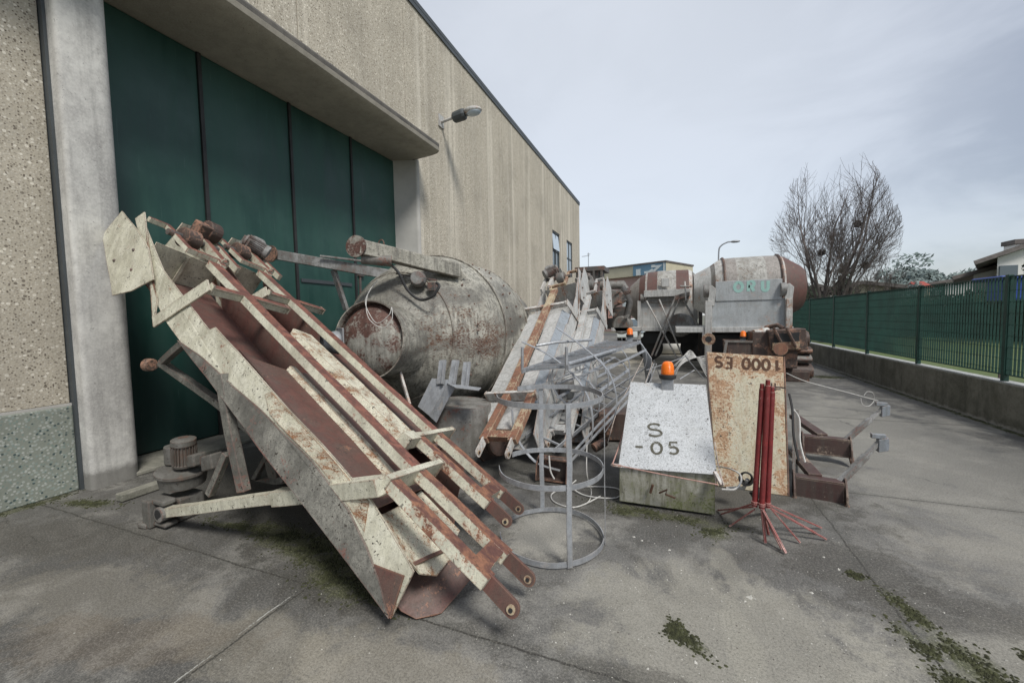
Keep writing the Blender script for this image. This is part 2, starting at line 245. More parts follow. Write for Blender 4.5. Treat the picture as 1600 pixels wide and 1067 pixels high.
MT['grass']=groundmat('grass_ground',(.085,.125,.035),(.12,.15,.06),.3); MT['path']=groundmat('path_concrete',(.46,.45,.42),(.38,.375,.35),.6); MT['earth']=groundmat('far_ground',(.16,.155,.13),(.13,.14,.09),.05)
MT['asphalt']=groundmat('asphalt',(.09,.09,.09),(.12,.12,.118),.5)
MT['moss']=simple('moss_tufts',(.040,.043,.018),.95,0,.6,25)
MT['pebble']=simple('pale_chips',(.42,.41,.37),.9,0,.5,9)
# ------------------------------------------------------------------ mesh builder
class MB:
    def __init__(s): s.v=[]; s.f=[]
    def add(s,vs,fs):
        o=len(s.v); s.v+=[Vector(a) for a in vs]; s.f+=[tuple(i+o for i in f) for f in fs]; return s
    def boxax(s,c,ax,ay,az):
        c=Vector(c); P=[c+ax*i+ay*j+az*k for k in(-1,1) for j in(-1,1) for i in(-1,1)]
        return s.add(P,[(0,2,3,1),(4,5,7,6),(0,1,5,4),(2,6,7,3),(0,4,6,2),(1,3,7,5)])
    def box(s,a,b):
        a=Vector(a);b=Vector(b);h=(b-a)/2; return s.boxax((a+b)/2,V(h.x,0,0),V(0,h.y,0),V(0,0,h.z))
    def beam(s,p0,p1,w,h,up=V(0,0,1),ext=0):
        p0=Vector(p0);p1=Vector(p1);d=(p1-p0); L=d.length; d.normalize(); up=Vector(up)
        r=d.cross(up)
        if r.length<1e-3: r=d.cross(V(1,0,0))
        r.normalize(); u=r.cross(d); return s.boxax((p0+p1)/2,d*(L/2+ext),r*(w/2),u*(h/2))
    def channel(s,p0,p1,w,h,up,t=.008,flip=False):
        # C-section: web + two flanges
        p0=Vector(p0);p1=Vector(p1);d=(p1-p0).normalized();r=d.cross(Vector(up)).normalized();u=r.cross(d); k=-1 if flip else 1
        s.beam(p0+u*(h/2-t/2),p1+u*(h/2-t/2),w,t,u); s.beam(p0-u*(h/2-t/2),p1-u*(h/2-t/2),w,t,u)
        s.beam(p0-r*k*(w/2-t/2-.0005),p1-r*k*(w/2-t/2-.0005),t,h-2*t-.001,u); return s
    def plate(s,pts,t):
        pts=[Vector(p) for p in pts]; n=Vector((0,0,0))
        for i in range(len(pts)):
            a,b=pts[i],pts[(i+1)%len(pts)]; n+=a.cross(b)
        n.normalize(); k=len(pts); P=[p+n*t/2 for p in pts]+[p-n*t/2 for p in pts]
        return s.add(P,[tuple(range(k)),tuple(range(2*k-1,k-1,-1))]+[(i,i+k,(i+1)%k+k,(i+1)%k) for i in range(k)])
    def strip(s,A,B,t=0):
        # quad strip between polylines, optional thickness via double side offset
        k=len(A); P=list(A)+list(B); F=[(i,i+1,i+1+k,i+k) for i in range(k-1)]
        s.add(P,F)
        if t:
            n=(Vector(A[1])-Vector(A[0])).cross(Vector(B[0])-Vector(A[0])).normalized()
            s.add([Vector(p)-n*t for p in P],[tuple(reversed(f)) for f in F])
            for pl in (A,B):
                q=[Vector(p) for p in pl]; s.add(q+[p-n*t for p in q],[(i,i+1,i+1+k,i+k) for i in range(k-1)])
        return s
    def tube(s,pts,r,n=8,closed=False,cap=True):
        pts=[Vector(p) for p in pts]; k=len(pts); rs=r if isinstance(r,(list,tuple)) else [r]*k
        rings=[]; prev=None
        for i,p in enumerate(pts):
            if closed: d=pts[(i+1)%k]-pts[i-1]
            else: d=pts[min(i+1,k-1)]-pts[max(i-1,0)]
            if d.length<1e-7: d=V(0,0,1)
            d.normalize()
            if prev is None:
                a=d.orthogonal().normalized()
            else:
                a=prev-d*prev.dot(d)
                if a.length<1e-4: a=d.orthogonal()
                a.normalize()
            prev=a; b=d.cross(a); rings.append([p+(a*math.cos(2*math.pi*j/n)+b*math.sin(2*math.pi*j/n))*rs[i] for j in range(n)])
        P=[q for rg in rings for q in rg]; F=[]
        for i in range(k if closed else k-1):
            for j in range(n): F.append((i*n+j,i*n+(j+1)%n,((i+1)%k)*n+(j+1)%n,((i+1)%k)*n+j))
        if cap and not closed: F.append(tuple(range(n-1,-1,-1))); F.append(tuple((k-1)*n+j for j in range(n)))
        return s.add(P,F)
    def ribbon(s,pts,w,t,up,closed=False):
        # flat bar: width w along up, thickness t outwards
        pts=[Vector(p) for p in pts]; k=len(pts); up=Vector(up); P=[]
        for i in range(k):
            d=(pts[(i+1)%k]-pts[i-1]) if closed else pts[min(i+1,k-1)]-pts[max(i-1,0)]
            u=(up-d.normalized()*up.dot(d.normalized())).normalized(); r=d.normalized().cross(u)
            P+=[pts[i]+u*w/2+r*t/2,pts[i]+u*w/2-r*t/2,pts[i]-u*w/2-r*t/2,pts[i]-u*w/2+r*t/2]
        F=[]
        for i in range(k if closed else k-1):
            for j in range(4): F.append((i*4+j,i*4+(j+1)%4,((i+1)%k)*4+(j+1)%4,((i+1)%k)*4+j))
        if not closed: F+=[(3,2,1,0),tuple((k-1)*4+j for j in range(4))]
        return s.add(P,F)
    def lathe(s,prof,p0,ax,n=48,cap=True):
        p0=Vector(p0);ax=Vector(ax).normalized();a=ax.orthogonal().normalized();b=ax.cross(a);P=[];k=len(prof)
        for t,r in prof:
            for j in range(n): P.append(p0+ax*t+(a*math.cos(2*math.pi*j/n)+b*math.sin(2*math.pi*j/n))*r)
        F=[(i*n+j,i*n+(j+1)%n,(i+1)*n+(j+1)%n,(i+1)*n+j) for i in range(k-1) for j in range(n)]
        if cap: F+=[tuple(range(n-1,-1,-1)),tuple((k-1)*n+j for j in range(n))]
        return s.add(P,F)
    def sphere(s,c,r,n=12,sq=(1,1,1)):
        c=Vector(c);P=[];F=[];h=n//2
        for i in range(h+1):
            th=math.pi*i/h
            for j in range(n): P.append(c+V(math.sin(th)*math.cos(2*math.pi*j/n)*r*sq[0],math.sin(th)*math.sin(2*math.pi*j/n)*r*sq[1],math.cos(th)*r*sq[2]))
        for i in range(h):
            for j in range(n): F.append((i*n+j,(i+1)*n+j,(i+1)*n+(j+1)%n,i*n+(j+1)%n))
        return s.add(P,F)
def tag(o,label=None,cat=None,group=None,kind=None):
    if label: o['label']=label
    if cat: o['category']=cat
    if group: o['group']=group
    if kind: o['kind']=kind
    return o
BASE={}
def thing(name,label,cat,loc,group=None):
    o=bpy.data.objects.new(name,None); COL.objects.link(o); o.location=Vector(loc); o.empty_display_size=.2; BASE[o.name]=Vector(loc)
    return tag(o,label,cat,group)
def build(mb,name,mat,parent=None,label=None,cat=None,group=None,kind=None,bevel=0,smooth=False,origin=None,warp=0):
    if parent is not None: base=BASE[parent.name]
    elif origin is not None: base=Vector(origin)
    else:
        xs=[v.x for v in mb.v];ys=[v.y for v in mb.v];zs=[v.z for v in mb.v]; base=V((min(xs)+max(xs))/2,(min(ys)+max(ys))/2,min(zs))
    me=bpy.data.meshes.new(name); me.from_pydata([tuple(v-base) for v in mb.v],[],mb.f); me.validate(); me.update()
    bm=bmesh.new(); bm.from_mesh(me); bmesh.ops.recalc_face_normals(bm,faces=bm.faces[:])
    if warp:
        for _ in range(5):
            es=[e for e in bm.edges if e.calc_length()>.20]
            if not es or len(bm.verts)>6000: break
            bmesh.ops.subdivide_edges(bm,edges=es,cuts=1,use_grid_fill=True)
        for v_ in bm.verts:
            w_=v_.co+base; v_.co+=mnoise.noise_vector(w_*2.3)*warp+mnoise.noise_vector(w_*9.0)*warp*.35
    bm.to_mesh(me); bm.free()
    o=bpy.data.objects.new(name,me); COL.objects.link(o); me.materials.append(MT[mat] if isinstance(mat,str) else mat)
    if parent is not None: o.parent=parent; BASE[o.name]=base
    else: o.location=base; BASE[o.name]=base
    if bevel:
        md=o.modifiers.new('bevel','BEVEL'); md.width=bevel; md.segments=2; md.limit_method='ANGLE'; md.angle_limit=R(50)
    if smooth:
        for p in me.polygons: p.use_smooth=True
        es=o.modifiers.new('split','EDGE_SPLIT'); es.split_angle=R(38)
    return tag(o,label,cat,group,kind)
def flatmesh(pts,name,mat,parent,**k):
    return build(MB().add(pts,[tuple(range(len(pts)))]),name,mat,parent,**k)
from mathutils.bvhtree import BVHTree
# stroke lettering
def arc(cx,cy,rx,ry,a0,a1,n=14): return [(cx+rx*math.cos(R(a0+(a1-a0)*i/n)),cy+ry*math.sin(R(a0+(a1-a0)*i/n))) for i in range(n+1)]
GL={'S':[arc(.3,.74,.26,.24,35,270,12)+arc(.3,.26,.27,.25,80,-150,12)],'E':[[(.5,1),(.06,1),(.06,0),(.5,0)],[(.06,.52),(.42,.52)]],'0':[arc(.32,.5,.27,.48,90,450,24)],'O':[arc(.4,.5,.36,.46,90,450,26)],
 '1':[[(.05,.72),(.28,1),(.28,0)]],'-':[[(.05,.5),(.45,.5)]],'5':[[(.52,1),(.14,1),(.10,.58)]+arc(.28,.3,.24,.29,120,-140,14)],'R':[[(.05,0),(.05,1),(.35,1)]+arc(.36,.74,.2,.25,80,-90,8)+[(.05,.49)],[(.3,.49),(.56,0)]],
 'U':[[(.06,1),(.06,.34)]+arc(.31,.3,.25,.3,180,360,10)+[(.56,1)]],'C':[arc(.38,.5,.33,.47,50,310,18)],'Z':[[(.02,1),(.6,1),(.02,0),(.62,0)]]}
def lettering(text,O,ex,ey,h,wd,mat,parent,adv=.8,name='lettering',off=.0025,jit=0,sx=1,onto=None):
    ex=Vector(ex).normalized();ey=Vector(ey).normalized();n=ex.cross(ey).normalized(); mb=MB(); cx=0
    for ch in text:
        if ch==' ': cx+=adv*.8; continue
        jx,jy=random.uniform(-jit,jit),random.uniform(-jit,jit)
        for k,st in enumerate(GL[ch]):
            # resample and build thick strip
            P=[Vector(O)+ex*(x+cx+jx)*h*sx+ey*(y+jy)*h+n*(off+.0006*k) for x,y in st]; L=[];Rr=[]
            for i,p in enumerate(P):
                d=(P[min(i+1,len(P)-1)]-P[max(i-1,0)]); d.normalize(); s=n.cross(d)*(wd/2)*random.uniform(1-jit*2,1+jit*2); L.append(p+s);Rr.append(p-s)
            if onto is not None:
                tree=BVHTree.FromPolygons([v_.co for v_ in onto.data.vertices],[tuple(p_.vertices) for p_ in onto.data.polygons]); bs=BASE[parent.name]
                def fit(p_):
                    h_=tree.ray_cast(p_-bs+n*.12,-n,.3); return p_ if h_[0] is None else h_[0]+bs+n*(.0025+.0006*k)
                L=[fit(p_) for p_ in L]; Rr=[fit(p_) for p_ in Rr]
            q=len(P); mb.add(L+Rr,[(i,i+1,i+1+q,i+q) for i in range(q-1)])
        cx+=adv
    return build(mb,name,mat,parent)
# ------------------------------------------------------------------ setting: ground
build(MB().add([(-400,-200,-.03),(400,-200,-.03),(400,600,-.03),(-400,600,-.03)],[(0,1,2,3)]),'ground','earth',kind='structure',origin=(0,0,-.03))
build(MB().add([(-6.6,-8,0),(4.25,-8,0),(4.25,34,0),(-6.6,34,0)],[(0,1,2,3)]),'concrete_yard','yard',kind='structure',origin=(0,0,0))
build(MB().add([(-40,34,-.012),(60,34,-.012),(60,39,-.012),(-40,39,-.012)],[(0,1,2,3)]),'road','asphalt',kind='structure',origin=(0,34,-.012))
build(MB().add([(4.2,-8,-.006),(6.7,-8,-.006),(6.7,34,-.006),(4.2,34,-.006)],[(0,1,2,3)]),'footpath','path',kind='structure',origin=(4.2,0,-.006))
build(MB().add([(6.7,-8,-.018),(60,-8,-.018),(60,34,-.018),(6.7,34,-.018)],[(0,1,2,3)]),'lawn','grass',kind='structure',origin=(6.7,0,-.018))
# moss tufts and chips
mb=MB()
def tufts(cx,cy,rx,ry,rot,n,mb):
    for _ in range(n):
        a=random.random()*6.283; q=min(1.7,abs(random.gauss(0,.62))); dx,dy=math.cos(a)*rx*q,math.sin(a)*ry*q
        x=cx+dx*math.cos(rot)-dy*math.sin(rot); y=cy+dx*math.sin(rot)+dy*math.cos(rot)
        if math.sin(x*23+y*9)+math.sin(y*31-x*14)+random.uniform(-.8,.8)<-.15: continue
        r=random.uniform(.004,.012); h=random.uniform(.003,.010); k=5; a0=random.random()*6
        mb.add([(x+r*math.cos(a0+6.283*i/k)*random.uniform(.7,1.2),y+r*math.sin(a0+6.283*i/k)*random.uniform(.7,1.2),0.0005) for i in range(k)]+[(x+random.uniform(-.003,.003),y,h)],[(i,(i+1)%k,k) for i in range(k)])
for q_ in MOSS: tufts(*q_,int(min(2400,9000*q_[2]*q_[3]+120)*2.2),mb)
build(mb,'moss','moss',kind='stuff',label='dark green moss in patches and joints of the yard',cat='moss',origin=(0,2,0))
mb=MB()
def chips(mb,n,fx,fy,smin,smax):
    for _ in range(n):
        x,y=fx(),fy(); r=random.uniform(smin,smax)*(1 if random.random()<.93 else 1.8); a=random.random()*6
        P=[(x+r*math.cos(a+i*1.57)*random.uniform(.5,1.1),y+r*math.sin(a+i*1.57)*random.uniform(.5,1.1),.0006) for i in range(4)]
        P+=[(x+random.uniform(-.3,.3)*r,y+random.uniform(-.3,.3)*r,r*random.uniform(.3,.8)),(x+random.uniform(-.6,.6)*r,y+random.uniform(-.6,.6)*r,r*random.uniform(.2,.6))]
        mb.add(P,[(0,1,4),(1,2,5,4),(2,3,5),(3,0,4,5)])
chips(mb,1600,lambda:random.gauss(.5,.9),lambda:random.gauss(2.1,.6),.0015,.0045)
chips(mb,900,lambda:random.uniform(-4.5,3.8),lambda:random.uniform(.9,6),.002,.005)
chips(mb,26,lambda:random.uniform(-1,2.5),lambda:random.uniform(1.8,3.3),.008,.014)
build(mb,'gravel','pebble',kind='stuff',label='pale stone chips scattered over the concrete',cat='stone chips',origin=(0,2,0))
mb=MB()
chips(mb,420,lambda:random.gauss(.35,.5),lambda:random.gauss(1.95,.25),.0015,.0035); chips(mb,150,lambda:random.uniform(-4.5,3.5),lambda:random.uniform(1,6),.002,.005)
build(mb,'leaf_litter','bark',kind='stuff',label='dark crumbs of leaf litter scattered over the concrete',cat='leaf litter',origin=(0,2,0))
# ------------------------------------------------------------------ warehouse
W=-5.42; DX=-5.87; TOP=8.72
wh=thing('warehouse','long industrial hall of beige pebble-dash panels with tall green doors','building',(-8,10,0))
ys=[-3.2,-.5,2.03]
for a,b_ in ((-6,-.7),(-.685,2.03)):
    build(MB().box((W-.25,a,.86),(W,b_,TOP)),'wall_panel','agg',wh,bevel=.008)
build(MB().box((W-.25,2.03,5.42),(W,4.9,TOP)),'wall_panel','agg',wh,bevel=.006); build(MB().box((W-.25,4.915,5.42),(W,7.66,TOP)),'wall_panel','agg',wh,bevel=.006)
build(MB().add([(W,7.675,5.25),(W,8.05,5.25),(W,8.05,0),(W,10.4,0),(W,10.4,TOP),(W,7.675,TOP)]+[(W-.25,7.675,5.25),(W-.25,8.05,5.25),(W-.25,8.05,0),(W-.25,10.4,0),(W-.25,10.4,TOP),(W-.25,7.675,TOP)],[(0,1,4,5),(1,2,3,4),(6,11,10,7),(7,10,9,8),(0,5,11,6),(1,7,8,2),(0,6,7,1),(5,4,10,11),(3,9,10,4)]),'wall_panel','agg',wh)
y=10.415
while y<25.7:
    y2=min(y+2.73,25.8)
    if 17<y<25:
        lo,hi=(19.43,20.83) if y<21 else (22.35,23.75)
        if lo<y+.1 or hi>y2-.1: pass
        m_=MB(); a0=max(lo,y+.12); a1=min(hi,y2-.12)
        m_.box((W-.25,y,0),(W,a0,TOP)); m_.box((W-.25,a1,0),(W,y2,TOP)); m_.box((W-.25,a0+.0005,5.9),(W,a1-.0005,TOP)); m_.box((W-.25,a0+.0005,0),(W,a1-.0005,3.9))
        if a1-a0>.6:
            build(m_,'wall_panel','agg',wh)
            fr=MB(); fr.box((W-.1,a0,3.9),(W-.03,a0+.06,5.9)); fr.box((W-.1,a1-.06,3.9),(W-.03,a1,5.9)); fr.box((W-.1,a0+.061,3.9),(W-.03,a1-.061,3.97)); fr.box((W-.1,a0+.061,5.83),(W-.03,a1-.061,5.9)); fr.box((W-.1,(a0+a1)/2-.03,3.971),(W-.03,(a0+a1)/2+.03,5.829)); fr.box((W-.095,a0+.061,4.9),(W-.035,(a0+a1)/2-.031,4.95)); fr.box((W-.095,(a0+a1)/2+.031,4.9),(W-.035,a1-.061,4.95))
            wf=build(fr,'window','flash',wh)
            build(MB().box((W-.08,a0+.05,3.95),(W-.075,a1-.05,5.85)),'pane','glass' if y<21 else 'glasspale',wf)
            if y<21:
                op=MB(); op.plate([(W-.06,a0+.12,5.75),(W-.06,a1-.12,5.75),(W+.02,a1-.12,4.98),(W+.02,a0+.12,4.98)],.02); build(op,'sash','glasspale',wf)
        else: build(MB().box((W-.25,y,0),(W,y2,TOP)),'wall_panel','agg',wh)
    else: build(MB().box((W-.25,y,0),(W,y2,TOP)),'wall_panel','agg',wh)
    y=y2+.015
build(MB().box((-30,-6,0),(W-.27,-5.8,TOP)).box((-30,25.6,0),(W-.252,25.8,TOP)).box((-30,-6,TOP-.3),(W-.252,25.8,TOP-.1)).box((W-.30,-6,5.5),(W-.255,25.6,TOP-.31)),'roof','render',wh)
build(MB().box((W-.3,-6,TOP+.002),(W+.035,25.84,TOP+.1)).box((W+.01,-6,TOP-.10),(W+.03,25.84,TOP+.001)),'roof_flashing','flash',wh)
build(MB().box((W-.26,-6,0),(W+.03,2.035,.835)),'plinth','agg2',wh,bevel=.012)
build(MB().box((W-.26,-6,.836),(W+.018,2.034,.859)),'mortar_ledge','jamb',wh)
# door column (left) rounded
def prismZ(poly,z0,z1):
    k=len(poly); return MB().add([(x,y,z0) for x,y in poly]+[(x,y,z1) for x,y in poly],[tuple(range(k)),tuple(range(2*k-1,k-1,-1))]+[(i,(i+1)%k,(i+1)%k+k,i+k) for i in range(k)])
def rc(cx,cy,r,a0,a1,n=6): return [(cx+r*math.cos(R(a0+(a1-a0)*i/n)),cy+r*math.sin(R(a0+(a1-a0)*i/n))) for i in range(n+1)]
poly=[(DX-.2,2.06)]+rc(-5.27,2.10,.04,-90,0,4)+rc(-5.34,2.36,.11,0,90,8)+[(-5.6,2.50),(DX-.2,2.50)]
build(prismZ(poly,0,5.2),'door_column','conc',wh,smooth=True)
build(prismZ([(DX-.05,2.035),(-5.36,2.035),(-5.36,2.058),(DX-.05,2.058)],0,6),'column_joint','flash',wh)
poly=[(DX-.06,7.72),(-5.47,7.93)]+rc(-5.43,8.0,.065,-80,30,6)+[(-5.415,8.06),(DX-.06,8.06)]
build(prismZ(poly,0,5.22),'door_jamb','jamb',wh,smooth=True)
# canopy: soffit slab + fascia
def canopy():
    cs=[(DX-.1,5.20),(-4.95,5.225),(-4.80,5.245),(-4.735,5.28),(-4.715,5.34)]
    y0,y1=-2,7.93; A=[];k=len(cs)
    mb=MB()
    for yy,off in ((y0,0),(y1-.12,0),(y1-.03,.03),(y1,.12)):
        A.append([V(min(x,-4.715-off),yy,z+(.01*off/.12)) for x,z in cs])
    P=[p for a in A for p in a]; F=[(i*k+j,i*k+j+1,(i+1)*k+j+1,(i+1)*k+j) for i in range(len(A)-1) for j in range(k-1)]
    mb.add(P,F); build(mb,'canopy_soffit','soffit',wh,smooth=True)
    mb=MB(); cs2=[(-4.715,5.34),(-4.713,5.40),(-4.74,5.44),(W,5.62),(W,5.34)]
    P=[];n=len(cs2)
    for yy,off in ((y0,0),(y1-.12,0),(y1-.03,.03),(y1,.12)): P+=[V(min(x,-4.715-off) if x>-5.3 else x,yy,z) for x,z in cs2]
    F=[(i*n+j,i*n+(j+1)%n,(i+1)*n+(j+1)%n,(i+1)*n+j) for i in range(3) for j in range(n)]+[tuple(range(n)),tuple(3*n+j for j in range(n))]
    mb.add(P,F)
    mb.add([(-4.84,y1,5.35),(-4.95,y1,5.235),(DX+.4,y1,5.21),(W+.001,y1,5.345)],[(0,1,2,3)])
    build(mb,'canopy_fascia','fascia',wh)
canopy()
# sliding door leaves
for i,(a,b_) in enumerate(((2.3,3.66),(3.71,5.03),(5.08,6.40),(6.45,7.80))):
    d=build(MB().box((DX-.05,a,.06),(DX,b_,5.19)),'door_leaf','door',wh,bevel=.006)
    if i==2:
        build(MB().box((DX+.001,a+.05,2.28),(DX+.02,b_-.1,2.34)),'lock_rail','flash',d)
    if i==3: build(MB().box((DX+.001,a+.06,1.5),(DX+.03,a+.10,2.5)).box((DX+.001,a+.03,2.5),(DX+.05,a+.17,2.62)),'lock','dark',d)
for a in (3.66,5.03,6.40): build(MB().box((DX-.05,a+.002,.04),(DX+.028,a+.048,5.19)),'door_seal','rubber',wh)
build(MB().box((DX-.3,2.2,0),(DX-.055,7.9,5.3)),'door_backing','rubber',wh)
build(MB().box((DX-.05,2.4,.002),(-5.25,8,.045)),'door_threshold','sill',wh,bevel=.01)
# loose concrete kerb by column
build(MB().beam(at(185,778,z=.04),at(262,752,z=.04),.1,.07),'concrete_strip','sill',label='narrow pale concrete strip lying before the green door',cat='strip',bevel=.01)
# wall lamp
la=thing('wall_lamp','grey floodlight on a short arm above the canopy','lamp',(W,9.12,6.57))
hd=V(-4.66,9.2,6.68)
build(MB().box((W+.001,9.0,6.42),(W+.03,9.24,6.72)),'wall_bracket','grey',la)
build(MB().tube([V(W+.02,9.12,6.55),V(-5.0,9.15,6.62)],.035,10),'arm','grey',la)
build(MB().lathe([(0,.09),(.05,.13),(.28,.14),(.34,.12)],V(-5.08,9.155,6.60),V(1,.06,.16),12),'ballast_housing','flash',la,bevel=.01)
mb=MB(); mb.sphere(V(-4.56,9.2,6.69),.22,16,(1.15,.75,.45)); h_=build(mb,'lamp_head','grey',la,smooth=True)
build(MB().sphere(V(-4.53,9.19,6.645),.18,16,(1.1,.75,.42)),'lens','glasspale',h_,smooth=True)
# ------------------------------------------------------------------ conveyors
class Frame:
    def __init__(s,vu,vv,O,flip=False):
        s.u=ray(*vu).normalized(); s.v=ray(*vv).normalized(); s.n=s.v.cross(s.u).normalized()
        if s.n.z<0: s.n=-s.n
        s.O=Vector(O)
    def P(s,a,b,w=0): return s.O+s.u*a+s.v*b+s.n*w
def motor(mb_target,p,ax,r,L,parent,name='motor',mat='motor'):
    ax=Vector(ax).normalized(); a=ax.orthogonal().normalized(); b=ax.cross(a)
    mb=MB(); mb.lathe([(0,r*.55),(.01,r*.95),(L*.12,r),(L*.14,r*.86),(L*.78,r*.86),(L*.8,r*1.02),(L*.97,r),(L,r*.7)],p,ax,20)
    for i in range(22):
        t=2*math.pi*i/22; d=a*math.cos(t)+b*math.sin(t); mb.boxax(Vector(p)+ax*L*.46+d*r*.93,ax*L*.31,d*r*.1,ax.cross(d)*r*.025)
    mb.boxax(Vector(p)+ax*L*.45+V(0,0,1)*r*1.05,ax*L*.16,ax.cross(V(0,0,1)).normalized()*r*.4,V(0,0,1)*r*.22)
    return build(mb,name,mat,parent,smooth=True)
def conveyor(fr,label,mats,hero=0,group=None,foot=None,bigmotor=True,grey=False):
    P=fr.P; u,v,n=fr.u,fr.v,fr.n
    cr,beam,side,floor,ridge,belly,lug,sheet=mats
    root=thing('conveyor',label,'conveyor',V(P(0,.33,-.5).x,P(0,.33,-.5).y,0),group)
    def B(mb,name,mat,par=root,**k): return build(mb,name,mat,par,warp=.007,**k)
    # trough
    sw=[(3.82,-.03),(3.05,-.22),(2.05,-.25),(2.0,-.20),(.55,-.175),(.02,-.165),(-.43,-.25),(-.47,-.50),(2.0,-.50),(2.6,-.49),(3.1,-.42)]
    B(MB().plate([P(a,-.006,w) for a,w in sw],.010),'side_wall',side)
    bl=[(2.3,-.50),(1.94,-.43),(1.45,-.38),(1.1,-.325),(.9,-.31),(.5,-.285),(.1,-.30),(-.12,-.36),(-.3,-.42),(-.46,-.505)]
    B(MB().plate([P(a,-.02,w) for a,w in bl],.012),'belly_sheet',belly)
    B(MB().plate([P(a,.665,w) for a,w in [(3.6,-.06),(2.05,-.20),(-.3,-.18),(-.43,-.48),(3.0,-.48)]],.010),'side_wall',floor)
    B(MB().plate([P(-.42,0,-.485),P(-.42,.66,-.485),P(3.5,.66,-.44),P(3.5,0,-.44)],.01),'trough_floor',floor)
    B(MB().plate([P(3.42,.01,-.44),P(3.42,.655,-.44),P(3.42,.655,-.15),P(3.42,.01,-.10)],.012),'end_plate',side)
    B(MB().beam(P(3.40,.30,-.44),P(3.40,.30,-.14),.03,.02,u),'stiffener',side)
    # cover sheets under the spine
    def cov(sec,u0,u1,name,mat):
        A=[P(u0[i] if isinstance(u0,list) else u0,b,w) for i,(b,w) in enumerate(sec)]; Bq=[P(u1[i] if isinstance(u1,list) else u1,b,w) for i,(b,w) in enumerate(sec)]
        return B(MB().strip(A,Bq,.006),name,mat)
    if not grey:
        if hero:
            cov([(.004,-.185),(.06,-.205),(.33,-.205)],-.02,[1.66,1.6,1.46],'cover_sheet',floor)
            cov([(.332,-.205),(.345,-.165),(.40,-.165),(.42,-.205)],-.02,1.46,'hat_ridge',ridge)
            cov([(.422,-.205),(.60,-.205),(.655,-.17)],-.02,1.45,'cover_sheet',floor)
        else:
            cov([(-.03,-.135),(-.01,-.085),(.20,-.095),(.23,-.15)],-.02,[1.72,1.74,1.70,1.66],'cover_flange',ridge)
            cov([(.235,-.19),(.60,-.205),(.655,-.17)],-.02,1.6,'cover_sheet',floor)
        wp=[(.02,-.18),(.60,-.185),(1.12,-.19),(1.16,-.24),(1.02,-.30),(.78,-.29),(.45,-.275),(.12,-.29),(-.06,-.32)]
        B(MB().plate([P(a,-.013,w) for a,w in wp],.006),'worn_patch',ridge)
    else:
        cov([(.0,-.21),(.10,-.115),(.30,-.11)],-.02,2.32,'deck_sheet',side)
        B(MB().plate([P(-.02,-.012,-.215),P(2.32,-.012,-.215),P(2.32,.10,-.105),P(-.02,.10,-.105)],.008),'edge_sheet',belly if False else 'bluegrey')
        cov([(.385,-.11),(.70,-.11),(.72,-.18)],-.02,2.32,'deck_sheet',side)
        B(MB().plate([P(-.5,.08,-.12),P(-.03,.04,-.12),P(-.03,.66,-.12),P(-.5,.5,-.12)],.01),'chute_sheet',side)
    if hero:
        cov([(.004,-.24),(.16,-.275),(.36,-.265)],[-.46,-.52,-.50],-.03,'chute_sheet','cream_scar')
        cov([(.365,-.275),(.40,-.33),(.46,-.33)],[-.48,-.47,-.47],.0,'chute_sheet','maroon')
        cov([(.465,-.31),(.64,-.25)],[-.46,-.40],.0,'chute_sheet','cream_scar')
        B(MB().beam(P(-.40,.02,-.243),P(-.44,.34,-.255),.02,.012,n),'weld_strip','maroon')
        B(MB().plate([P(-.14,-.014,-.43),P(-.40,-.016,-.30),P(-.47,-.016,-.50)],.012),'corner_patch','maroon')
    # spine
    B(MB().beam(P(-.02,.34,-.035),P(3.05,.34,-.035),.11,.07,n),'spine',beam,bevel=.003)
    # top cross
    B(MB().beam(P(2.37,.0,-.008),P(2.37,.79,-.008),.075,.012,n).beam(P(2.345,.0,-.045),P(2.345,.785,-.045),.010,.06,n).beam(P(2.37,.79,-.03),P(2.37,.802,-.03),.085,.07,n),'cross_member',cr,bevel=.002)
    B(MB().beam(P(2.33,-.03,.01),P(2.70,-.03,-.57),.014,.10,v.cross((P(2.70,0,-.57)-P(2.33,0,.01)).normalized())).beam(P(2.33,-.0,.03),P(2.33,-.0,-.05),.05,.015,v),'side_bracket',cr,bevel=.002)
    # lower cross
    B(MB().beam(P(0,-.02,-.055),P(0,.66,-.055),.045,.12,n).beam(P(0,.661,-.055),P(0,.672,-.055),.055,.13,n),'cross_member','cream' if not grey else cr,bevel=.002)
    # fork
    arms=((.035,.07,0),(.36,.42,0))
    for i,(b0,b1,_) in enumerate(arms):
        B(MB().beam(P(-.024,b0,-.04),P(-.76,b0+(b1-b0)*.8,-.04),.09,.07,n),'fork_arm','fork' if not grey else beam,bevel=.003)
        p0=P(-.76,b0+(b1-b0)*.8,-.04);p1=P(-.92,b1,-.045); d=(p1-p0).normalized()
        out=[]
        mb=MB(); cen=p1
        ring=[cen+d*.042*math.cos(t)+n*.042*math.sin(t) for t in [math.pi/2-math.pi*k/10 for k in range(11)]]
        mb.plate([p0+n*.042-d*.02,*ring,p0-n*.042-d*.02],.02); lg=B(mb,'lug',lug,bevel=.002)
        mb=MB(); mb.lathe([(0,.022),(.004,.022)],cen-v*.016,v,16); mb.lathe([(0,.022),(.034,.022)],cen-v*.018,v,16); build(mb,'bushing','orange_rust',lg,smooth=True)
        mb=MB(); mb.lathe([(0,.011),(.002,.011)],cen-v*.0225,v,14); build(mb,'pin_hole','rubber',lg)
    B(MB().beam(P(-.68,.105,-.041),P(-.68,.37,-.041),.10,.068,n),'fork_crosspiece','fork' if not grey else beam,bevel=.003)
    # goose rail
    g1=[(3.0,.40),(3.16,.44),(3.2,.16),(3.78,.18),(3.78,.03)]
    mb=MB()
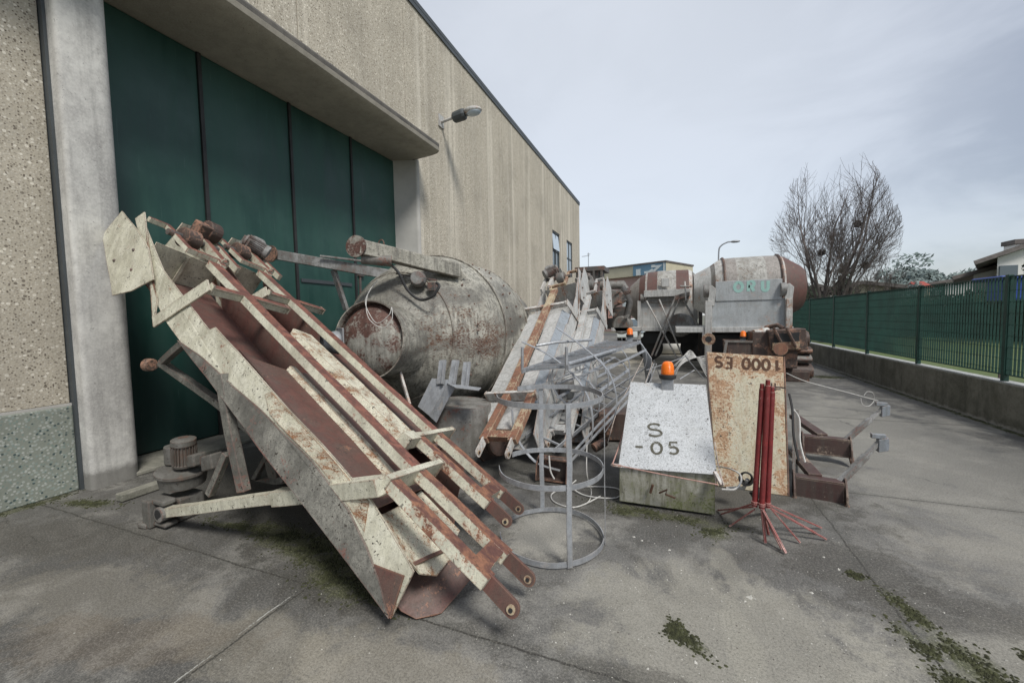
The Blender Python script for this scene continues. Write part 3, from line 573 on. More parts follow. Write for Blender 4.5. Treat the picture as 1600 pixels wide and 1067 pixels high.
    for a,b_ in zip(g1[:-1],g1[1:]): mb.beam(P(*a,-.01),P(*b_,-.01),.045,.05,n,.015)
    B(mb,'goose_rail',cr if hero else beam,bevel=.003)
    B(MB().tube([P(3.06,.43,.035)+ (n*math.cos(t)+v*math.sin(t))*.03 for t in [k*.7 for k in range(9)]],.010,8,closed=True),'lifting_eye',cr,smooth=True)
    # head strip + side sheet
    B(MB().plate([P(3.90,-.022,-.08),P(3.82,-.022,.03),P(3.60,-.022,-.08),P(2.68,-.022,-.60),P(2.85,-.022,-.42),P(3.3,-.022,-.30)],.012),'head_plate',side)
    if hero:
        gn=n.cross(u).normalized(); g0=P(3.8,-.05,-.4)
        B(MB().plate([onplane(px,py,g0,gn) for px,py in ((161,368),(192,330),(216,360),(233,388),(240,437),(206,455),(176,462),(168,415))],.010),'guard_sheet',sheet)
    else: B(MB().plate([P(4.34,-.04,-.46),P(4.27,-.04,-.14),P(3.49,-.04,-.17),P(3.22,-.04,-.36),P(3.54,-.04,-.78)],.010),'guard_sheet',sheet)
    for a,w in ((3.75,-.5),(3.55,-.28),(3.4,-.42)):
        B(MB().lathe([(0,.016),(.012,.016),(.02,.008)],P(a,-.046,w),-v,8),'bolt','dark')
    # roller & head motor
    r_=B(MB().lathe([(0,.05),(.01,.10),(.14,.10),(.15,.05)],P(3.55,.22,.0),v,20),'pulley','rust' if not grey else 'motor',smooth=True)
    B(MB().lathe([(0,.03),(.5,.03)],P(3.55,.1,.0),v,12),'shaft','dark',smooth=True)
    B(MB().beam(P(3.1,.47,-.02),P(3.9,.47,.02),.06,.09,n).beam(P(3.1,.62,-.02),P(3.9,.62,.02),.04,.07,n),'motor_rail',cr,bevel=.003)
    if bigmotor: motor(None,P(3.72,.36,.13),(v*1-u*.9),.085,.30,root)
    if 1:
        B(MB().lathe([(0,.05),(.02,.11),(.14,.11),(.16,.06)],P(3.70,.44,.12),v,20).boxax(P(3.68,.42,.10),u*.08,v*.07,n*.08),'gearbox','rust' if hero else 'motor',bevel=.008)
    B(MB().plate([P(3.9,.32,-.1),P(3.95,.36,.05),P(4.05,.6,.04),P(4.0,.66,-.12)],.012),'chute_plate',side)
    return root,B
HU=(-300,-226); HV=(976,631)
F1=Frame(HU,HV,(-1.456,1.8,.726))
hm=('cream_up','cream_up','cream','maroon','cream_scar','grime','maroon','cream')
r1,B1=conveyor(F1,'front cream and maroon conveyor frame leaning over its own legs nearest the camera',hm,1,'rusty cream conveyor frames before the door',bigmotor=False)
P=F1.P
# extras: leg set of front conveyor
hub=V(-3.70,1.88,.125); sleeve0=at(432,777,y=1.86); end=P(0,-.03,-.05)
B1(MB().beam(hub,sleeve0.lerp(end,.1),.07,.075),'axle_beam','cream',bevel=.004)
B1(MB().beam(sleeve0,end,.095,.10),'sleeve','cream',bevel=.004)
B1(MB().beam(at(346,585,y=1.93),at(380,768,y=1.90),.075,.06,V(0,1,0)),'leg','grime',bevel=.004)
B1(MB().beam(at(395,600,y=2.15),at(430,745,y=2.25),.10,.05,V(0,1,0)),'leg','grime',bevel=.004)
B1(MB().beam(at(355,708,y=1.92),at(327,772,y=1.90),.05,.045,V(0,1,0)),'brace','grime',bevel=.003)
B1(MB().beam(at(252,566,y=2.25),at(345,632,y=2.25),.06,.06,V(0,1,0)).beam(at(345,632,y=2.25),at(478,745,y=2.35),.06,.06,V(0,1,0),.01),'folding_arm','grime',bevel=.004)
B1(MB().beam(at(256,564,y=2.22),at(292,532,y=2.12),.055,.055,V(0,1,0)),'arm_stub','grime',bevel=.004)
for k,(px,py,yy) in enumerate(((243,570,2.24),(268,800,1.88))):
    c=at(px,py,y=yy) if k==0 else hub
    mb=MB(); mb.lathe([(0,.05),(.02,.06),(.07,.06),(.09,.045)],c-V(.05,0,0),V(-1,0,0),14) if k==0 else mb.lathe([(0,.06),(.10,.06)],c-V(.0,.06,0),V(0,1,0),18)
    hb=B1(mb,'hub','rust' if k==0 else 'conc_metal',bevel=.003)
    if k: build(MB().lathe([(0,.042),(.002,.042)],c-V(0,.0625,0),V(0,1,0),18),'bore','rubber',hb)
B1(MB().boxax(hub+V(-.13,0,-.01),V(.05,0,0),V(0,.08,0),V(0,0,.11)).lathe([(0,.03),(.09,.03)],hub+V(-.12,-.06,-.11),V(-1,-.2,.1),10).boxax(hub+V(-.02,0,.085),V(.07,0,0),V(0,.05,0),V(0,0,.02)).boxax(hub+V(-.02,0,-.09),V(.08,0,0),V(0,.05,0),V(0,0,.015)),'foot_bracket','caked',bevel=.012)
# end flap on ground
g0=V(-1.26,1.72,.006); fn=V(.5,-.45,.74).normalized()
fp=[onplane(px,py,g0,fn) for px,py in ((612,935),(614,905),(640,872),(668,858),(745,893),(692,965),(683,970),(652,970),(628,955))]
for q in fp: q.z=max(q.z,.008)
B1(MB().plate(fp,.008),'end_flap','maroon')
F2=Frame(HU,HV,P(.31,.72,0))
r2,B2=conveyor(F2,'second cream and maroon conveyor frame lying just behind the front one, beside the drum',hm,0,'rusty cream conveyor frames before the door')
B2(MB().beam(F2.P(0,-.01,-.045),F2.P(.0,-.16,-.045),.09,.10,F2.n),'sleeve','cream',bevel=.004)
B2(MB().beam(at(470,715,y=2.75),at(440,750,y=2.75),.07,.06,V(0,1,0)).beam(at(425,700,y=2.8),at(395,755,y=2.8),.05,.05,V(0,1,0)),'leg','grime',bevel=.004)
B2(MB().beam(at(395,757,y=2.8),at(520,735,y=2.8),.08,.08),'axle_beam','grime',bevel=.004)
# ground gear unit by the door
gm=thing('gear_unit','cement-caked gearmotor on round cover standing on the ground by the door','gear motor',(-3.9,2.1,0))
gc=at(286,745,y=2.05); ax=V(.12,-.05,1).normalized()
build(MB().lathe([(0,.10),(.03,.155),(.13,.17),(.135,.185),(.155,.185),(.16,.15)],gc-ax*.08,ax,28),'cover','caked',gm,smooth=True)
motor(None,gc+ax*.10+V(.03,0,0),ax,.085,.24,gm,mat='caked')
build(MB().lathe([(0,.055),(.15,.055)],gc+ax*.11+V(-.13,0,0),ax,14),'capacitor','caked',gm,bevel=.006)
mb=MB(); mb.boxax(gc+V(.19,0,.17),V(.05,0,.01),V(0,.05,0),V(0,0,.05)).boxax(gc+V(.30,.05,.15),V(.07,0,.02),V(0,.05,0),V(-.01,0,.06)); build(mb,'gearbox','caked',gm,bevel=.012)
build(MB().boxax(V(gc.x,gc.y,.10),V(.10,0,0),V(0,.10,0),V(0,0,.098)),'base','caked',gm,bevel=.02)
gm2=thing('gear_unit','second smaller gearmotor half hidden behind the conveyor legs','gear motor',(-3.4,2.9,0))
motor(None,V(-3.75,2.9,.30),V(.95,.1,-.08),.10,.36,gm2,mat='caked'); build(MB().boxax(V(-3.3,2.95,.22),V(.10,0,0),V(0,.12,0),V(0,0,.21)).lathe([(0,.12),(.06,.12)],V(-3.25,2.85,.30),V(0,-1,0),18),'gearbox','caked',gm2,bevel=.02)
# ------------------------------------------------------------------ grey conveyors
GU=(1000,150); GV=(-200,650)
Oa=at(755,614,y=4.35)
class FrameM(Frame):
    # mirrored: bracket on the right hand side
    ws=1.
    def P(s,a,b,w=0): return s.O+s.u*a+s.v*((-.70+b)*s.ws)+s.n*w
F3=FrameM(GU,GV,Oa)
gmats=('white_rust','orange_rust','grey','grey','bluegrey','grey','white_rust','grey')
r3,B3=conveyor(F3,'grey conveyor with rusty orange spine leaning against the drum',gmats,0,'grey conveyors beside the ladders',grey=True)
cm=V(0,0,CH)
F4=FrameM(GU,GV,cm+((F3.O+F3.u*(-.02)+F3.v*(-.87))-cm)*1.22); F4.ws=.66
r4,B4=conveyor(F4,'narrower grey conveyor with white spine right of the rusty one',('grey','grey','grey','grey','bluegrey','grey','white_rust','grey'),0,'grey conveyors beside the ladders',grey=True)
# wheel at foot of rusty spine conveyor
for (px,py,yy) in ((772,688,4.0),(757,700,4.15)):
    c=at(px,py,y=yy); mb=MB(); mb.lathe([(0,.05),(.0,.15),(.03,.16),(.04,.10),(.07,.10),(.08,.16),(.11,.15),(.11,.05)],c,V(.9,-.45,.1),26); B3(mb,'wheel','rust',smooth=True)
# ------------------------------------------------------------------ big mixer drum
dr=thing('mixer_drum','large weathered concrete mixer drum lying before the green door','mixer drum',(-3.4,5.6,0))
d0=V(-3.33,3.95,1.40); d1=V(-3.38,8.6,1.20); dax=(d1-d0).normalized()
prof=[(.0,.47),(.02,.50),(.20,.66),(.55,.93),(.95,1.13),(1.0,1.145),(1.25,1.19),(1.28,1.20),(2.2,1.20),(2.23,1.19),(3.0,1.06),(3.8,.86),(4.3,.70)]
build(MB().lathe(prof,d0,dax,72),'shell','drum',dr,smooth=True,warp=.016)
for t,r in ((1.27,1.205),(2.22,1.203),(.42,.838)):
    build(MB().tube([d0+dax*t+(V(1,0,0)*math.cos(a)+dax.cross(V(1,0,0)).normalized()*math.sin(a))*r for a in [k*math.pi/36 for k in range(72)]],.012,6,closed=True),'seam_ring','drum',dr,smooth=True)
# cap: facing toward the left/camera
cax=V(.12,-1,.10).normalized(); cc=at(577,531,y=3.58)
build(MB().lathe([(-.70,.52),(-.30,.425),(-.03,.415),(-.02,.44),(.02,.44),(.02,.425),(-.10,.41)],cc,cax,44,cap=False),'rim_ring','drum',dr,smooth=True)
build(MB().lathe([(-.12,.42),(-.04,.40),(.03,.33),(.07,.20),(.085,.08),(.086,.01)],cc-cax*.02,cax,44),'cap','drumcap',dr,smooth=True)
# square outlet flange
fo=at(545,545,y=3.62); fa=V(-.55,-.83,.0).normalized(); fr_=fa.cross(V(0,0,1)).normalized()
build(MB().boxax(at(532,535,y=3.42),fa*.008,fr_*.15,V(0,0,.16)),'square_flange','galv',dr,bevel=.004)
build(MB().lathe([(0,.12),(.03,.13),(.10,.12),(.12,.11),(.18,.11),(.18,.09),(.02,.09)],at(532,535,y=3.42)+fa*.01,fa,30,cap=False),'outlet_spout','galv',dr,smooth=True)
# bolts on shell
bolt0=build(MB().lathe([(0,.016),(.012,.014),(.03,.004)],V(0,0,0),V(0,0,1),6),'bolt','rust',origin=(0,0,0)); bolt0.parent=dr
first=True; rb_=random.Random(4)
for t,r in ((1.5,1.2),(1.9,1.2),(.75,1.03),(2.6,1.125)):
    for k in range(14):
        a=R(-40)+R(135)*k/13+rb_.uniform(-.06,.06); d=(V(1,0,0)*math.cos(a)+V(0,0,1)*math.sin(a)); d=(d-dax*d.dot(dax)).normalized()
        o=bolt0 if first else bolt0.copy()
        if not first: COL.objects.link(o); o.parent=dr
        first=False; o.location=d0+dax*(t+rb_.uniform(-.05,.05))+d*(r-.004)-BASE[dr.name]; o.rotation_euler=d.to_track_quat('Z','Y').to_euler()
# saddle beams on drum
def disc(c,ax,r,parent,mat='orange_rust'): return build(MB().lathe([(0,r),(.02,r)],c,ax,26),'end_disc',mat,parent,smooth=True)
b1=thing('pipe_beam','pale cement-stained beam with round rusty end disc resting on top of drum','beam',(-3.6,4.6,0))
p0=at(560,386,y=3.7); p1=at(716,424,y=4.75); bd=(p1-p0).normalized()
build(MB().beam(p0,p1,.17,.17),'box_section','drum',b1,bevel=.01,warp=.008)
disc(p0-V(.0,.03,0),V(.15,-.98,.05),.125,b1,'drumcap')
build(MB().beam(at(692,450,y=4.65),at(722,425,y=4.8),.02,.16).beam(at(690,428,y=4.65),at(692,460,y=4.65),.05,.05),'gusset','drum',b1,bevel=.004)
build(MB().tube([at(565,404,y=3.75),at(612,408,y=3.95)],.065,14),'motor_barrel','conc_metal',b1,smooth=True)
mb=MB(); q=at(596,388,y=3.95); mb.tube([q+V(.04*math.sin(a),0,.05+.05*math.cos(a)) for a in [k*.52 for k in range(12)]],.008,6,closed=True); build(mb,'shackle','rust',b1)
b2=thing('pipe_beam','dark spattered beam with round end disc reaching left of the drum before the door','beam',(-4.6,5,0))
p0=at(430,398,y=4.3); p1=at(612,430,y=4.9)
build(MB().beam(p0,p1,.13,.14).beam(at(500,400,y=4.45),at(600,412,y=4.8),.03,.03),'box_section','motor',b2,bevel=.008)
disc(at(424,397,y=4.24),V(.05,-.99,.05),.12,b2,'rust')
build(MB().beam(at(521,422,y=4.6),at(541,484,y=4.8),.07,.06,V(0,1,0)),'strut','motor',b2,bevel=.004)
# limit switch block and hose on drum
sw_=thing('valve_block','small motor block with bracket bars fixed on upper side of drum','motor',(-3.2,4.5,1.9))
c=at(655,438,y=4.27)
build(MB().lathe([(0,.07),(.03,.10),(.10,.10),(.15,.08)],c,V(.4,-.9,.1),10),'motor_head','motor',sw_,bevel=.006)
build(MB().beam(at(620,428,y=4.3),at(682,438,y=4.3),.05,.02).beam(at(612,443,y=4.25),at(640,452,y=4.3),.04,.02).beam(at(640,455,y=4.25),at(626,495,y=4.15),.03,.02).boxax(at(676,448,y=4.28),V(.05,0,0),V(0,.04,0),V(0,0,.05)),'bracket','dark',sw_,bevel=.003)
def smoothpath(pts,n=6):
    pts=[Vector(p) for p in pts]; out=[]
    for i in range(len(pts)-1):
        p0,p1,p2,p3=pts[max(i-1,0)],pts[i],pts[i+1],pts[min(i+2,len(pts)-1)]
        for k in range(n):
            t=k/n; out.append(.5*((2*p1)+(p2-p0)*t+(2*p0-5*p1+4*p2-p3)*t*t+(3*p1-p0-3*p2+p3)*t**3))
    out.append(pts[-1]); return out
def cable(pts,r,mat,label,cat,name,n=6,group=None): return build(MB().tube(smoothpath(pts),r,n),name,mat,label=label,cat=cat,smooth=True,group=group)
cable([at(604,408,y=4.0),at(622,425,y=4.0),at(636,452,y=4.05),at(655,468,y=4.08),at(674,464,y=4.08),at(686,448,y=4.12),at(682,442,y=4.15)],.017,'rubber','black rubber hose looping below the beam on the drum','hose','hose',8)
cable([at(590,438,y=4.1),at(577,455,y=3.8),at(572,478,y=3.45),at(578,500,y=3.4),at(598,512,y=3.4),at(612,500,y=3.42),at(612,480,y=3.45),at(608,492,y=3.42),at(590,505,y=3.4),at(577,490,y=3.4),at(571,470,y=3.5),at(580,450,y=3.9)],.004,'wire','pale wire looped over the round end cap of drum','wire','wire')
build(MB().tube([at(624,577,y=3.9),at(640,632,y=3.6)],.02,4),'stick','white_rust',label='pale wooden stick standing under the drum by the second conveyor',cat='stick')
# drum support / second drum below
sd=thing('drum_cone','dark cement-coated cone section standing under the bent grey sheets','drum section',(-1.9,3.9,0))
build(MB().lathe([(0,.36),(.28,.38),(.55,.36),(.62,.34)],V(-2.32,4.15,0),V(.05,0,1),40,cap=True),'shell','conc_metal',sd,smooth=True)
bs=thing('bent_sheet','galvanised bent cover sheet with ribbed strips standing against the drum','sheet metal',(-2.1,3.8,0))
ya=3.75
A_=[at(655,635,y=ya),at(675,592,y=ya+.1),at(706,596,y=ya+.1)]
build(MB().plate([at(653,635,y=3.8),at(675,591,y=3.95),at(712,594,y=3.95),at(700,622,y=3.85),at(674,652,y=3.75)],.006),'rear_face','galv',bs)
build(MB().plate([at(671,650,y=3.7),at(699,600,y=3.78),at(713,604,y=3.78),at(697,630,y=3.72),at(682,660,y=3.66)],.006),'front_face','galv',bs)
build(MB().plate([at(698,599,y=3.78),at(752,606,y=3.8),at(748,610,y=3.6),at(712,606,y=3.6)],.006),'top_flange','galv',bs)
for (a,b_,c,d) in ((692,563,688,600),(712,563,706,600),(730,566,726,603)):
    build(MB().beam(at(a,b_,y=4.02),at(c,d,y=3.9),.085,.03,V(0,1,0)).beam(at(a+3,b_,y=3.99),at(c+3,d,y=3.87),.02,.03,V(0,1,0)),'ribbed_strip','galv',bs)
# ------------------------------------------------------------------ safety cage standing
hc=thing('ladder_cage','upright galvanised ladder safety cage section standing on the concrete','safety cage',(-.8,2.75,0))
cx,cy,rad=-.80,2.74,.37
def hoop(z,gap,yoff=0):
    pts=[]
    a0,a1=gap
    for i in range(41):
        a=R(a0+(a1-a0)*i/40); pts.append(V(cx+rad*math.cos(a),cy+rad*math.sin(a)*1.02,z))
    pts=[pts[0]+V(-.03,.06,0)]+pts
    return pts
for z,gap in ((.03,(-150,175)),(.53,(-148,160)),(1.045,(-150,150))):
    build(MB().ribbon(hoop(z,gap),.036,.006,V(0,0,1)),'hoop','galv',hc,warp=.008)
for p_,z1 in ((at(889,887,z=0),1.06),(at(937,848,z=0),1.05),(at(849,804,z=0),1.06)):
    a=math.degrees(math.atan2((p_.y-cy)/1.02,p_.x-cx))
    px_,py_=cx+(rad+.008)*math.cos(R(a)),cy+(rad+.008)*math.sin(R(a))*1.02
    t=V(-math.sin(R(a)),math.cos(R(a)),0)
    build(MB().beam(V(px_,py_,.01),V(px_,py_,z1),.006,.036,t),'upright','galv',hc,warp=.008)
# ------------------------------------------------------------------ lying ladders with cages
def ladder(nl,nr,fl,fr2,nr_,label,name,group,cage=None,w=.05,rung='bar',seed=1):
    nl,nr,fl,fr2=[Vector(a) for a in (nl,nr,fl,fr2)]
    base=(nl+nr)/2; t=thing(name,label,'ladder',V(base.x,base.y,0),group)
    acr=(nr-nl).normalized(); al=((fl+fr2)/2-(nl+nr)/2).normalized(); nn=acr.cross(al).normalized()
    if nn.z<0: nn=-nn
    for a,b_ in ((nl,fl),(nr,fr2)): build(MB().beam(a,b_,.012,w,nn),'rail','galv',t)
    for i in range(nr_):
        k=(i+.5)/nr_; a=nl.lerp(fl,k); b_=nr.lerp(fr2,k)
        build(MB().beam(a,b_,.035 if rung=='bar' else .02,.03 if rung=='bar' else .02,nn),'rung','galv' if rung!='bar' else 'bluegrey',t)
    if cage:
        side,rad_,hs,bars=cage; mid=lambda k:(nl.lerp(fl,k)+nr.lerp(fr2,k))/2
        half=(nr-nl).length/2; dn=nn*side
        def cp(k,th):
            c=mid(k)+dn*(rad_*.75); return c+(acr*math.sin(th)-dn*math.cos(th))*rad_*V(1,1,1).x
        t0=math.acos(.75*1.0)
        for k in hs:
            pts=[cp(k,t0+(2*math.pi-2*t0)*i/26) for i in range(27)]
            build(MB().ribbon(pts,.035,.006,al),'hoop','galv',t)
        for th in bars:
            build(MB().beam(cp(hs[0]-.02,th),cp(hs[-1]+.02,th),.035,.006,cp(.5,th)-mid(.5)-dn*rad_*.75),'cage_bar','galv',t)
    return t,nn,al,acr
lt,nn,al,acr=ladder(at(815,580,y=3.85),at(887,574,y=3.85),at(950,533,y=6.7),at(1001,534,y=6.7),15,'upper galvanised ladder lying level with its hooped cage hanging below','ladder','galvanised ladders in the heap',cage=(-1,.34,(.30,.62,.97),(1.3,2.2,3.1,4.1)))
build(MB().tube([at(888,572,y=3.9)+V(0,-.02,.02),at(958,551,y=5.2)+V(.02,0,.03)],.022,10),'handrail','galv',lt,smooth=True)
for px in (885,816): build(MB().tube([at(px,542,y=3.87),at(px,578,y=3.87)],.016,8),'rail_stub','galv',lt)
build(MB().plate([at(1010,600,y=6.75),at(1002,536,y=6.75),at(1018,560,y=6.6),at(1018,600,y=6.6)],.01),'end_plate','galv',lt)
ladder(at(821,683,z=.30),at(866,704,z=.22),at(950,592,z=.62),at(985,604,z=.50),9,'lower galvanised ladder lying slanted under the upper ladder','ladder','galvanised ladders in the heap',cage=(1,.30,(.35,.8),(2.2,3.1)),rung='round')
# loose hoops around the heap
hp=thing('loose_hoops','bundle of loose cage hoops and bars curving over the ladders','hoops',(-1.1,4.4,0))
for pts in ([(816,534,4.4),(860,556,4.3),(900,590,4.2),(922,630,4.1),(925,680,4.0),(905,712,3.95)],[(870,512,4.6),(915,545,4.5),(950,580,4.45),(963,620,4.4),(960,650,4.3),(945,676,4.2)],[(800,640,3.9),(806,680,3.8),(835,720,3.7),(875,735,3.7)]):
    build(MB().ribbon(smoothpath([at(a,b_,y=c) for a,b_,c in pts]),.03,.006,V(.2,1,.2)),'hoop','galv',hp)
build(MB().tube([at(838,540,y=4.3),at(868,535,y=4.4),at(924,531,y=5.0)],.016,8),'bar','galv',hp,smooth=True)
for a,b_ in (((823,610,4.0),(915,575,4.6)),((870,600,4.0),(985,560,5.5)),((800,692,4.0),(912,612,5.0)),((872,732,3.8),(985,610,5.0)),((875,738,3.8),(985,622,5.0))):
    build(MB().beam(at(*a[:2],y=a[2]),at(*b_[:2],y=b_[2]),.03,.008),'bar','galv',hp)
# rusty bits beneath
def rusty_bracket(px,py,yy,label,w=.32,h=.20,rz=0):
    c=at(px,py,y=yy); c.z=h/2+.002
    t=thing('channel_bracket',label,'bracket',(c.x,c.y,0))
    ex=V(math.cos(rz),math.sin(rz),0);ey=V(-math.sin(rz),math.cos(rz),0)
    build(MB().boxax(c,ex*w/2,ey*.006,V(0,0,h/2)),'web','rust',t)
    for s in (-1,1):
        lg=build(MB().plate([c+ex*s*w/2+ey*q+V(0,0,z) for q,z in ((-.02,h/2),(.1*-1,h/4),(-.13,-h/2+.03),(-.02,-h/2))],.01),'cheek','rust',t)
    build(MB().boxax(c+V(0,0,h/2-.01)-ey*.04,ex*w/2*.97,ey*.04,V(0,0,.006)).boxax(c-V(0,0,h/2-.02)-ey*.04,ex*w/2*.97,ey*.04,V(0,0,.006)),'flange','rust',t)
    return t
rusty_bracket(866,726,3.75,'rust brown channel bracket tied with white rope under the standing cage',.30,.24)
cable([at(858,712,y=3.6),at(860,735,y=3.58),at(866,748,y=3.58)],.008,'wire','short white rope tied round rusty bracket','rope','rope')
sm=thing('rusty_machine_part','rust brown machine block with flanges under the ladders','machine part',(-.9,5.2,0))
mb=MB(); c=at(960,655,y=5.3); c.z=.2
mb.boxax(c,V(.22,.05,0),V(-.05,.15,0),V(0,0,.18)); mb.lathe([(0,.13),(.05,.13),(.06,.08),(.2,.08)],c+V(-.1,-.17,0),V(-.3,-1,.2),18); mb.boxax(c+V(-.35,-.1,-.07),V(.12,0,.03),V(0,.08,0),V(-.02,0,.08)); build(mb,'casting','rust',sm,bevel=.02)
build(MB().tube([at(928,700,y=4.3),at(945,690,y=4.4)],.05,12),'pipe_stub','rust',sm,smooth=True)
pm=thing('pump_motor','grey gearmotor hanging between ladder rails below the conveyors','motor',(-1.3,4.9,.3))
motor(None,at(883,632,y=4.95),V(.1,-.1,-1),.10,.28,pm); build(MB().boxax(at(883,600,y=5.0),V(.1,0,0),V(0,.1,0),V(0,0,.05)),'gearbox','motor',pm,bevel=.02)
# ------------------------------------------------------------------ box with beacon
bx=thing('control_box','white topped steel box with painted marks and orange beacon','box',(-.03,3.7,0))
fl,fr3=at(968,727,y=3.41),at(1117,738,y=3.43); tl,tr=at(987,598,y=4.15),at(1101,603,y=4.15)
_n=(fr3-fl).cross(tl-fl).normalized(); tr=onplane(1101,603,fl,_n)
bl_,br_=at(968,792,y=3.44),at(1117,811,y=3.46); bl_.z=max(.03,bl_.z); br_.z=max(.02,br_.z)
dpt=V(0,.55,-.42)
tb,tb2=tl+V(0,.10,-.14),tr+V(0,.10,-.14)
_e=(fr3-fl).normalized(); _f=_n.cross(_e)*(-1 if _n.cross(_e).z<0 else 1)
lid_=build(MB().plate([fl-_e*.012-_f*.02,fr3+_e*.012-_f*.02,tr+_e*.01+_f*.01,tl-_e*.01+_f*.01],.012),'lid','box_white',bx,bevel=.002,warp=.004)
off=V(0,.004,-.016)
build(MB().add([fl+off,fr3+off,br_,bl_,tl+off,tr+off,V(tr.x,4.3,.30),V(tl.x,4.3,.30)],[(0,1,2,3),(0,4,5,1),(4,7,6,5),(0,3,7,4),(1,5,6,2),(3,2,6,7)]),'body','box_front',bx)
ex=(fr3-fl).normalized(); ey=((tl-fl)-ex*(tl-fl).dot(ex)).normalized()
nrmL=ex.cross(ey)
def onlid(px,py): return onplane(px,py,fl+nrmL*.012,nrmL)
a_=onlid(1013,680); lettering('S',a_+ (onlid(1013,681)-a_)*0,ex,ey,.135,.021,'letter',bx,jit=.05,off=.002,sx=1.5,onto=lid_)
a_=onlid(992,706); lettering('-05',a_,ex,ey,.115,.021,'letter',bx,sx=1.3,adv=.86,jit=.05,off=.002,onto=lid_)
# underside props so it rests on ground
build(MB().box((bl_.x+.05,3.6,.0),(br_.x-.05,4.25,bl_.z+.05)),'skid','dark',bx)
build(MB().tube([at(1020,757,y=3.40),at(1016,770,y=3.40)],.010,6).tube([at(1030,770,y=3.40),at(1042,765,y=3.37),at(1040,772,y=3.38),at(1055,778,y=3.39)],.008,6),'latch','letter_rust',bx)
for e,(a,b_) in enumerate((((968,727),(957,726)),((1117,737),(1128,758)))):
    build(MB().beam(at(*a,y=3.40),at(*b_,y=3.32),.03,.02),'lug','white_rust',bx)
bc=thing('beacon','orange rotating warning beacon on black base on top of white box','beacon',(0,4.2,.93))
bb=at(1043,597,y=4.10); bb.z=at(1043,599,y=4.10).z; axb=V(0,.05,1).normalized()
build(MB().boxax(bb+V(0,.02,-.02),V(.055,0,0),V(0,.04,0),V(0,0,.06)),'mount','galv',bc,bevel=.004)
build(MB().lathe([(0,.055),(.012,.075),(.03,.08),(.045,.078),(.05,.062)],bb+V(0,.02,.035),axb,28),'base','rubber',bc,smooth=True)
build(MB().lathe([(0,.058),(.03,.060),(.075,.056),(.10,.050),(.118,.036),(.124,.015),(.125,.002)],bb+V(0,.02,.086),axb,28),'lens','orange',bc,smooth=True)
cable([at(957,725,y=3.32),at(1040,742,y=3.3),at(1122,757,y=3.3)],.005,'ropepink','thin pink rope stretched across front of the white box','rope','rope')
cable([at(957,725,y=3.32),at(966,700,y=3.6),at(975,672,y=3.9)],.005,'ropepink','pink rope running up the left edge of the box','rope','rope')
cable([at(1117,690,y=3.8),at(1122,725,y=3.5),at(1131,758,y=3.3)],.005,'rope','pale rope hanging off the right edge of the box','rope','rope')
cable([at(1118,728,y=3.9),at(1140,732,y=3.6),at(1155,740,y=3.5),at(1158,752,y=3.4),at(1148,764,y=3.3),at(1128,764,y=3.3)],.007,'wire','pale cable looping between white box and rusty panel','cable','cable')
# beacons behind
def small_beacon(px,py,yy,label,s=1):
    c=at(px,py,y=yy); t=thing('beacon',label,'beacon',c-V(0,0,.12*s))
    build(MB().boxax(c-V(0,0,.10*s),V(.05*s,0,0),V(0,.04*s,0),V(0,0,.08*s)),'mount','galv',t); build(MB().lathe([(0,.07*s),(.05*s,.07*s)],c-V(0,0,.03*s),V(0,0,1),16),'base','rubber',t)
    build(MB().lathe([(0,.06*s),(.09*s,.055*s),(.12*s,.03*s),(.125*s,.002)],c+V(0,0,.02*s),V(0,0,1),16),'lens','orange',t,smooth=True)
small_beacon(984,524,8.2,'small orange beacon at the far end of the upper ladder',1.0)
small_beacon(1161,527,11.2,'small orange beacon on the rusty bin in front of the lettered mixer',1.1)
# ------------------------------------------------------------------ rusty panel box
rp=thing('steel_cabinet','tall rusty cream steel cabinet standing with painted numbers upside down','cabinet',(.7,4.3,0))
q=[at(1120,762,y=4.10),at(1231,776,y=4.07),at(1224,557,y=4.45),at(1105,550,y=4.45)]
q[0].z=max(q[0].z,.004);q[1].z=max(q[1].z,.004)
pn=(q[1]-q[0]).cross(q[3]-q[0]).normalized()
if pn.y>0: pn=-pn
back=-pn*.22
cabf=build(MB().add(q+[p+back for p in q],[(0,1,2,3),(4,7,6,5),(0,4,5,1),(3,2,6,7)]),'front_sheet','plate',rp,bevel=.006,warp=.004)
build(MB().plate([p+(V(-.008,0,0) if i<2 else V(-.008,0,0)) for i,p in enumerate((q[0],q[3],q[3]+back,q[0]+back))],.01),'side_sheet','conc_metal',rp)
build(MB().plate([p+V(.008,0,0) for p in (q[1],q[2],q[2]+back,q[1]+back)],.01),'side_sheet','rust',rp)
exx=(q[2]-q[3]).normalized(); eyy=-pn.cross(exx).normalized()
if eyy.z<0: eyy=-eyy
def onp(px,py): return onplane(px,py,q[3]+pn*.001,pn)
a_=onp(1222,562); lettering('1000 ES',a_,-exx,-eyy,.105,.024,'letter_rust',rp,adv=.80,jit=.03,off=.005,onto=cabf)
pb=thing('cable_plug','black cup-shaped connector on a pale pipe lying by the panel','connector',(.45,3.7,0))
c=at(1168,749,y=3.65); build(MB().lathe([(0,.03),(.02,.05),(.08,.055),(.08,.045),(.03,.04)],c+V(0,.05,0),V(-.2,-1,.15),20,cap=False),'cup','rubber',pb,smooth=True)
build(MB().tube([at(1135,763,y=3.7),at(1162,762,y=3.7),c],.016,10),'pipe','wire',pb,smooth=True)
c2=at(1180,765,y=3.5); build(MB().lathe([(0,.05),(.05,.05),(.07,.035),(.1,.035)],c2,V(.4,-.2,-.6),18).tube([c2,at(1190,780,y=3.4),at(1194,800,z=.02)],.015,8),'plug','rubber',pb,smooth=True)
